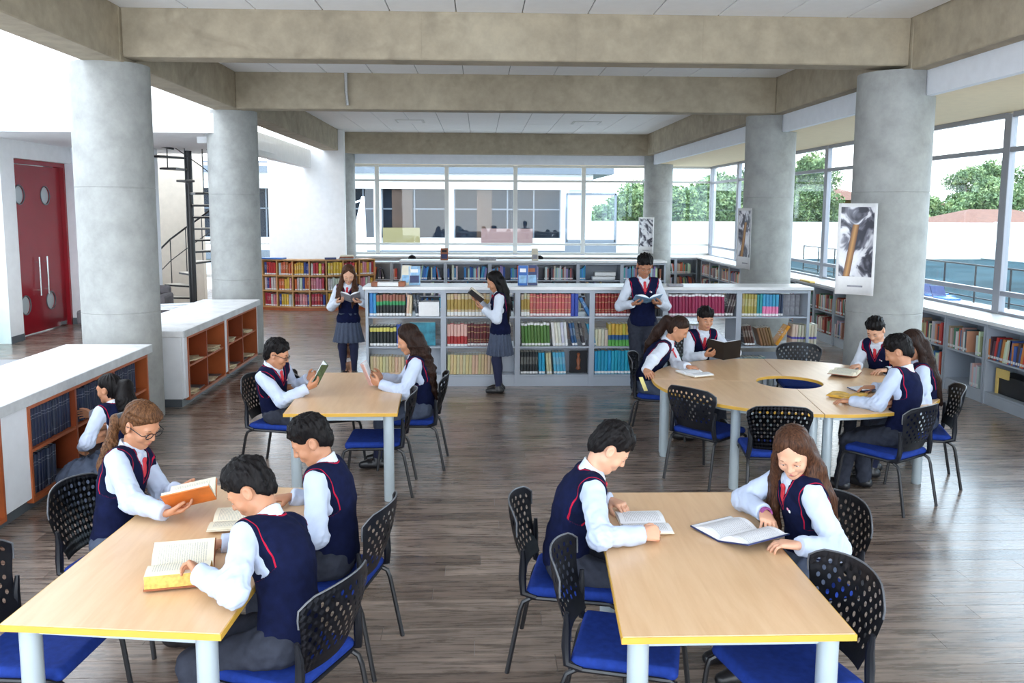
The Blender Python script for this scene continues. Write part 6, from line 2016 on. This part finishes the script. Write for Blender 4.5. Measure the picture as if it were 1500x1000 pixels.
person('tall standing boy with short black hair reading an open magazine before the island', (2.10, 10.80), 178, (2.10, 10.74, 1.645), hp=(30, 176, 0), mode='stand', L=((2.26, 10.52, 1.19), (-0.75, -0.35, 0.1), (0, 0.2, 1), 30), R=((1.92, 10.52, 1.18), (0.75, -0.35, 0.1), (0, 0.2, 1), 30),
       hair=('short', 'hair_black'), skin='skin_brown', near=False, h=1.79)
person('girl with a long dark ponytail bent over a white book at the round table', (1.76, 8.74), 112, (2.05, 8.60, 1.14), hp=(34, 118, 0), L=((2.10, 8.38, 0.785), (0.75, -0.5, 0), DN, 20), R=((1.58, 8.05, 0.78), (0.1, -0.9, -0.2), (0.3, 0, -0.9), 35),
       hair=('ponytail', 'hair_darkbrown'), skin='skin_tan', sex='f', near=False, extras=('thick',), h=1.57, poleR=(-0.9, 0.1, -0.3))
person('smiling boy with a black fringe facing the viewer and holding a black book', (2.47, 9.46), 168, (2.50, 9.26, 1.16), hp=(12, 172, 0), L=((2.80, 9.02, 0.82), (-0.5, -0.7, 0.15), (-0.5, 0.5, 0.5), 30), R=((2.44, 8.98, 0.80), (0.6, -0.6, 0.2), (0.3, 0.5, 0.7), 28),
       hair=('short', 'hair_black'), skin='skin_tan', near=False, h=1.57, extras=('fringe',))
person('boy with a wristwatch and messy dark hair reading a cream book at the round table', (4.20, 8.60), -122, (4.03, 8.45, 1.15), hp=(36, -130, 0), L=((4.02, 8.16, 0.785), (-0.9, -0.1, 0), DN, 18), R=((3.86, 8.42, 0.785), (-0.75, -0.45, 0), DN, 18),
       hair=('short', 'hair_black'), skin='skin_light', near=False, extras=('watch',), h=1.57)
person('boy seen from behind at the round table with one arm stretched across it', (3.42, 6.66), -42, (3.46, 6.84, 1.20), hp=(28, -58, 0), L=((3.10, 6.86, 0.775), (-0.85, 0.45, -0.05), DN, 15), R=((3.50, 7.02, 0.76), (-0.6, 0.6, 0), DN, 25),
       hair=('short', 'hair_black'), skin='skin_tan', near=True, h=1.60, feet=((3.30, 6.98), (3.08, 6.92)))
person('girl with long straight dark hair seen from behind at the round table', (3.90, 7.20), -72, (3.78, 7.22, 1.19), hp=(25, -95, 0), L=((3.56, 7.06, 0.785), (-0.9, 0.3, 0), DN, 18), R=((3.52, 7.36, 0.785), (-0.9, 0.1, 0), DN, 18),
       hair=('long', 'hair_darkbrown'), skin='skin_tan', sex='f', near=True, h=1.57)
person('boy with dark hair leaning on the table over an open white book', (0.46, 4.25), 92, (0.68, 4.25, 1.135), hp=(42, 92, 0), L=((0.72, 4.44, 0.785), (0.5, -0.85, 0), DN, 20), R=((0.795, 3.95, 0.785), (0.85, 0.28, 0.02), (-0.25, 0.6, -0.6), 45),
       hair=('short', 'hair_black'), skin='skin_light', h=1.57, poleR=(-0.1, -0.8, -0.5))
person('girl with very long brown hair smiling down at a magazine, bracelets on her wrist', (1.70, 4.18), -104, (1.57, 4.10, 1.15), hp=(32, -150, 4), L=((1.50, 3.80, 0.785), (-0.85, 0.35, 0), DN, 20), R=((1.46, 4.16, 0.815), (-0.1, -0.85, -0.2), (-0.2, 0, -0.95), 24),
       hair=('long', 'hair_brown'), skin='skin_light', sex='f', extras=('front+1', 'bracelet'), h=1.57, poleR=(-0.3, 0.9, -0.2), twist=10)
person('dark haired reader mostly hidden behind the far row of bookcases, stair side', (-1.46, 19.33), 180, (-1.50, 19.2, 1.17), hp=(30, 180, 0), hair=('short', 'hair_black'), near=False, h=1.57)
person('dark haired reader mostly hidden behind the far row of bookcases, window side', (1.36, 19.33), 180, (1.36, 19.2, 1.17), hp=(30, 180, 0), hair=('short', 'hair_black'), near=False, h=1.57)

# ---------------------------------------------------------------- outside
def outside():
    gnd = struct(MB().box(-60, 80, 25.1, 120, -0.5, -0.30).build('ground_outside', 'lawn'))
    struct(MB().box(7.0, 80, -10, 120, -0.52, -0.32).build('ground_side', 'lawn'))
    struct(MB().box(-30, 9.5, 25.1, 39, -0.30, -0.05).build('terrace_back', 'terrace'))
    struct(MB().box(7.0, 13.2, -8, 25.1, -0.30, -0.05).build('terrace_side', 'terrace'))
    # building across the court
    b = thing('facade_building', 'white two storey school wing with dark window bands across the court', 'building', (-5.0, 40, 0))
    X0, X1 = -14.0, 10.3
    MB().box(X0, X1, 0.35, 8, -0.3, 4.1).build('wall', 'plaster_white', b)
    MB().box(X0 - 0.2, X1 + 0.9, -0.5, 8.4, 3.95, 4.45).build('roof_fascia', 'facade_grey', b)
    MB().box(X0, X1, -0.1, 0.35, 3.25, 3.95).build('upper_band', 'plaster_white', b)
    MB().box(X0, X1, 0.0, 0.35, -0.3, 1.0).build('lower_wall', 'plaster_white', b)
    MB().box(X0, X1, -0.3, 0.0, 0.0, 0.42).build('plinth_band', 'facade_grey', b)
    wx = [(-13.5, -10.6), (-10.4, -6.8), (-6.5, -3.0), (-1.9, -0.5), (-0.3, 3.6), (4.3, 5.6), (5.9, 8.6)]
    xs = [-5.0 + q for q in (0,)]
    for k, (a, c) in enumerate([(-8.5, -1.2), (-0.9, 0.12), (0.5, 3.48), (3.86, 8.80)]):
        f = MB().box(a, c, 0.28, 0.40, 1.0, 3.25).build('window', 'dark_glass', b)
        n_ = max(2, round((c - a) / 1.2))
        for q in range(n_ + 1):
            xq = a + (c - a) * q / n_
            MB().box(xq - 0.03, xq + 0.03, 0.22, 0.30, 1.0, 3.25).build('mullion', 'facade_grey', f)
        MB().box(a, c, 0.22, 0.29, 2.30, 2.36).build('rail', 'facade_grey', f)
    for a, c, m_ in ((0.95, 1.9, 'facade_brown'), (4.9, 5.6, 'facade_brown')):
        MB().box(a, c, 0.20, 0.27, 1.0, 3.22).build('timber_panel', m_, b)
    for a in (0.31, 3.67, -1.05, 8.98):
        MB().box(a - 0.16, a + 0.16, -0.12, 0.3, 0, 3.3).build('pier', 'plaster_white', b)
    MB().box(0.55, 2.25, -0.14, 0.0, 0.72, 1.46).build('yellow_panel', 'panel_yellow', b)
    MB().box(5.1, 7.5, -0.14, 0.0, 0.70, 1.44).build('pink_panel', 'panel_pink', b)
    for k in range(4):
        lo_ = thing('sun_lounger', ORD[k] + ' blue lounger from the left on the terrace outside the nearest side window', 'lounger', (12.3 + 0.12 * k, 22.0 + 0.62 * k, -0.05), 0.3 * k, 'blue loungers on the terrace')
        lo_.scale = (0.6, 0.6, 0.55)
        MB().box(-0.3, 0.3, -0.8, 0.4, 0.18, 0.28).build('cushion', 'cover_blue', lo_, bev=0.03)
        g = MB().box(-0.3, 0.3, 0.0, 0.10, 0.0, 0.62); g.v = [(x, 0.36 + y + z * 0.5, 0.22 + z * 0.85) for x, y, z in g.v]
        g.build('backrest', 'cover_navy', lo_)
        for sx in (-0.25, 0.25):
            for sy in (-0.7, 0.3): MB().cyl((sx, sy), 0.02, 0, 0.19, 6).build('leg', 'steel', lo_)
    sc_ = thing('sail_sculpture', 'tall white wedge shaped mast in the court beyond the end windows', 'sculpture', (-5.25, 36.5, -0.05))
    MB().prism([(-0.45, -0.1), (0.45, -0.1), (0.45, 0.1), (-0.45, 0.1)], 0, 0.2).build('base', 'plaster_white', sc_)
    g = MB(); g.v = [(-0.35, -0.06, 0.2), (0.50, -0.06, 0.2), (0.50, 0.06, 0.2), (-0.35, 0.06, 0.2), (0.30, -0.04, 2.9), (0.42, -0.04, 2.9), (0.42, 0.04, 2.9), (0.30, 0.04, 2.9)]
    g.f = [(3, 2, 1, 0), (4, 5, 6, 7), (0, 1, 5, 4), (1, 2, 6, 5), (2, 3, 7, 6), (3, 0, 4, 7)]
    g.build('blade', 'plaster_white', sc_)
    MB().tube([(0.35, 0, 2.75), (-0.55, 0, 2.45)], 0.04, 8).build('spar', 'plaster_white', sc_)
    fr_ = thing('glass_pavilion', 'open glass framed pavilion beside the school wing', 'pavilion', (4.4, 38.2, -0.05))
    for x in (-0.5, 1.7):
        MB().box(x - 0.05, x + 0.05, -0.05, 0.05, 0, 3.1).build('post', 'facade_grey', fr_)
    MB().box(-0.5, 1.7, -0.05, 0.05, 3.02, 3.12).build('top_beam', 'facade_grey', fr_)
    MB().box(-0.5, 1.7, -0.05, 0.05, 0.95, 1.05).build('sill_beam', 'facade_grey', fr_)
    MB().box(-0.45, 1.65, -0.01, 0.01, 1.05, 3.02).build('pane', 'window_glass', fr_)
    MB().box(-0.5, 1.7, -0.04, 0.04, 0.0, 0.95).build('base_panel', 'facade_grey', fr_)
    # white parapets
    struct(tag(MB().box(5.4, 60, 44, 44.4, -0.3, 1.75).build('wall_parapet_back', 'parapet_white')))
    struct(tag(MB().box(26.4, 26.9, 2, 44, -0.1, 0.55).build('wall_low_side', 'parapet_white')))
    struct(tag(MB().box(27.0, 27.4, 6, 44, -0.3, 1.80).build('wall_parapet_side', 'parapet_white')))
    struct(tag(MB().box(13.4, 26.9, 2, 43, -0.31, -0.10).build('ground_pool', 'pool_blue')))
    # slim black fence along the terrace edge
    fe = thing('terrace_fence', 'slim black metal fence along the terrace edge outside the side windows', 'fence', (13.1, 4.0, -0.05))
    for k in range(21):
        MB().cyl((0, k * 1.5), 0.025, 0, 1.0, 8).build('post', 'black_metal', fe)
    MB().box(-0.02, 0.02, 0, 30, 0.97, 1.01).build('top_rail', 'black_metal', fe)
    MB().box(-0.012, 0.012, 0, 30, 0.12, 0.15).build('bottom_rail', 'black_metal', fe)
    # far houses
    for k, (x, y, w_, d_, hgt, lab) in enumerate(((36.5, 60.0, 8, 6, 1.3, 'low yellow house with a wide terracotta hip roof beyond the white parapet'), (42.5, 77, 8, 6, 1.9, 'terracotta roofed house farther off, half behind the low one'), (32.5, 79, 5, 5, 3.2, 'taller yellow house with a dark window between the trees'))):
        hs = thing('house', lab, 'house', (x, y, -0.3))
        MB().box(-w_ / 2, w_ / 2, -d_ / 2, d_ / 2, 0, hgt + 0.6).build('wall', 'house_yellow', hs)
        r_ = MB(); e = 0.8
        r_.v = [(-w_ / 2 - e, -d_ / 2 - e, hgt + 0.4), (w_ / 2 + e, -d_ / 2 - e, hgt + 0.4), (w_ / 2 + e, d_ / 2 + e, hgt + 0.4), (-w_ / 2 - e, d_ / 2 + e, hgt + 0.4), (-w_ / 5, 0, hgt + 1.5), (w_ / 5, 0, hgt + 1.5)]
        r_.f = [(3, 2, 1, 0), (0, 1, 5, 4), (1, 2, 5), (2, 3, 4, 5), (3, 0, 4)]
        r_.build('roof', 'roof_terracotta', hs)
        for q in (-0.25, 0.25):
            MB().box(q * w_ - 0.5, q * w_ + 0.5, -d_ / 2 - 0.04, -d_ / 2, hgt * 0.45, hgt * 0.9).build('window', 'dark_glass', hs)
    # sitting figures by the pool are left to the terrace; trees
    trees = []
    def crown_mesh(seed, n_, blobs, leaf):
        R_ = np.random.RandomState(seed)
        V_ = []; 
        per = n_ // len(blobs)
        for (bx, by, bz, br) in blobs:
            u = R_.normal(size=(per, 3)); u /= np.linalg.norm(u, axis=1)[:, None]
            rr_ = br * (0.30 + 0.85 * R_.rand(per) ** 0.7)
            c = np.array([bx, by, bz]) + u * rr_[:, None] * np.array([1, 1, 0.85])
            a = R_.normal(size=(per, 3)); a /= np.linalg.norm(a, axis=1)[:, None]
            b_ = np.cross(a, R_.normal(size=(per, 3))); b_ /= np.linalg.norm(b_, axis=1)[:, None]
            s_ = leaf * (0.6 + 0.8 * R_.rand(per))[:, None]
            V_.append(np.stack([c - a * s_, c - b_ * s_ * 0.5, c + a * s_, c + b_ * s_ * 0.5], 1))
        V_ = np.concatenate(V_).reshape(-1, 3)
        return np_mesh('crown', V_, np.arange(len(V_)).reshape(-1, 4))
    def blobs(seed, n_, R0, z0, z1):
        r_ = random.Random(seed)
        return [(r_.gauss(0, R0 * 0.45), r_.gauss(0, R0 * 0.45), r_.uniform(z0, z1), R0 * r_.uniform(0.30, 0.55)) for _ in range(n_)]
    kinds = [crown_mesh(1, 15000, blobs(3, 15, 2.6, 2.0, 4.6), 0.15), crown_mesh(2, 15000, blobs(5, 18, 2.4, 3.4, 8.2), 0.15), crown_mesh(4, 11000, blobs(8, 12, 2.2, 1.0, 2.8), 0.14)]
    def trunk_mesh(hh_): 
        return MB().tube([(0, 0, 0), (0.08, 0.05, hh_ * 0.4), (-0.05, 0.1, hh_ * 0.75), (0.1, 0, hh_)], [0.22, 0.17, 0.12, 0.05], 8).mesh('trunk', smooth=True)
    tk = [trunk_mesh(4.0), trunk_mesh(7.6), trunk_mesh(2.0)]
    txt = ['rounded green tree', 'slender tree', 'low bushy tree']
    P_ = [(7.2, 52, 2, 0.85, 'nearest the glass pavilion'), (8.9, 53, 2, 0.95, 'second from the glass pavilion'), (10.2, 54, 0, 0.72, 'just left of the farthest column'),
          (11.9, 52, 0, 0.74, 'just right of the farthest column'), (13.6, 54, 2, 1.2, 'second right of the farthest column'), (15.2, 53, 0, 0.82, 'in the corner window, left of its mullion'), (16.9, 55, 0, 0.88, 'in the corner window, right of its mullion'), (18.6, 56, 2, 1.25, 'beside the middle window side column, left'),
          (21.2, 58, 0, 0.95, 'beside the middle window side column, right'), (23.2, 60, 1, 0.74, 'left of the yellow house with a dark window'), (24.6, 61, 2, 1.0, 'in front of the middle window mullion'),
          (30.0, 70, 2, 0.7, 'in front of the yellow house with a dark window'), (36.9, 68, 2, 1.1, 'right beside the nearest column'), (38.6, 67, 1, 0.66, 'rising above the terracotta roofs, left'), (41.0, 68, 1, 0.70, 'rising above the terracotta roofs, right'), (43.2, 70, 0, 1.0, 'left of the last mullion'), (47.0, 70, 1, 0.8, 'in the last side window')]
    for k, (x, y, t_, s_, where) in enumerate(P_):
        fz_ = (1.0, 1.16, 1.32)[k % 3]; x, y, s_ = x * fz_, y * fz_, s_ * (1 + (fz_ - 1) * 0.85)
        o = thing('tree', txt[t_] + ' outside, ' + where, 'tree', (x, y, -0.35), k * 1.3)
        o.scale = (s_, s_, s_)
        link('trunk', tk[t_], 'bark', o)
        tag(link('crown', kinds[t_], 'leaf_green', o), kind='stuff')
outside()
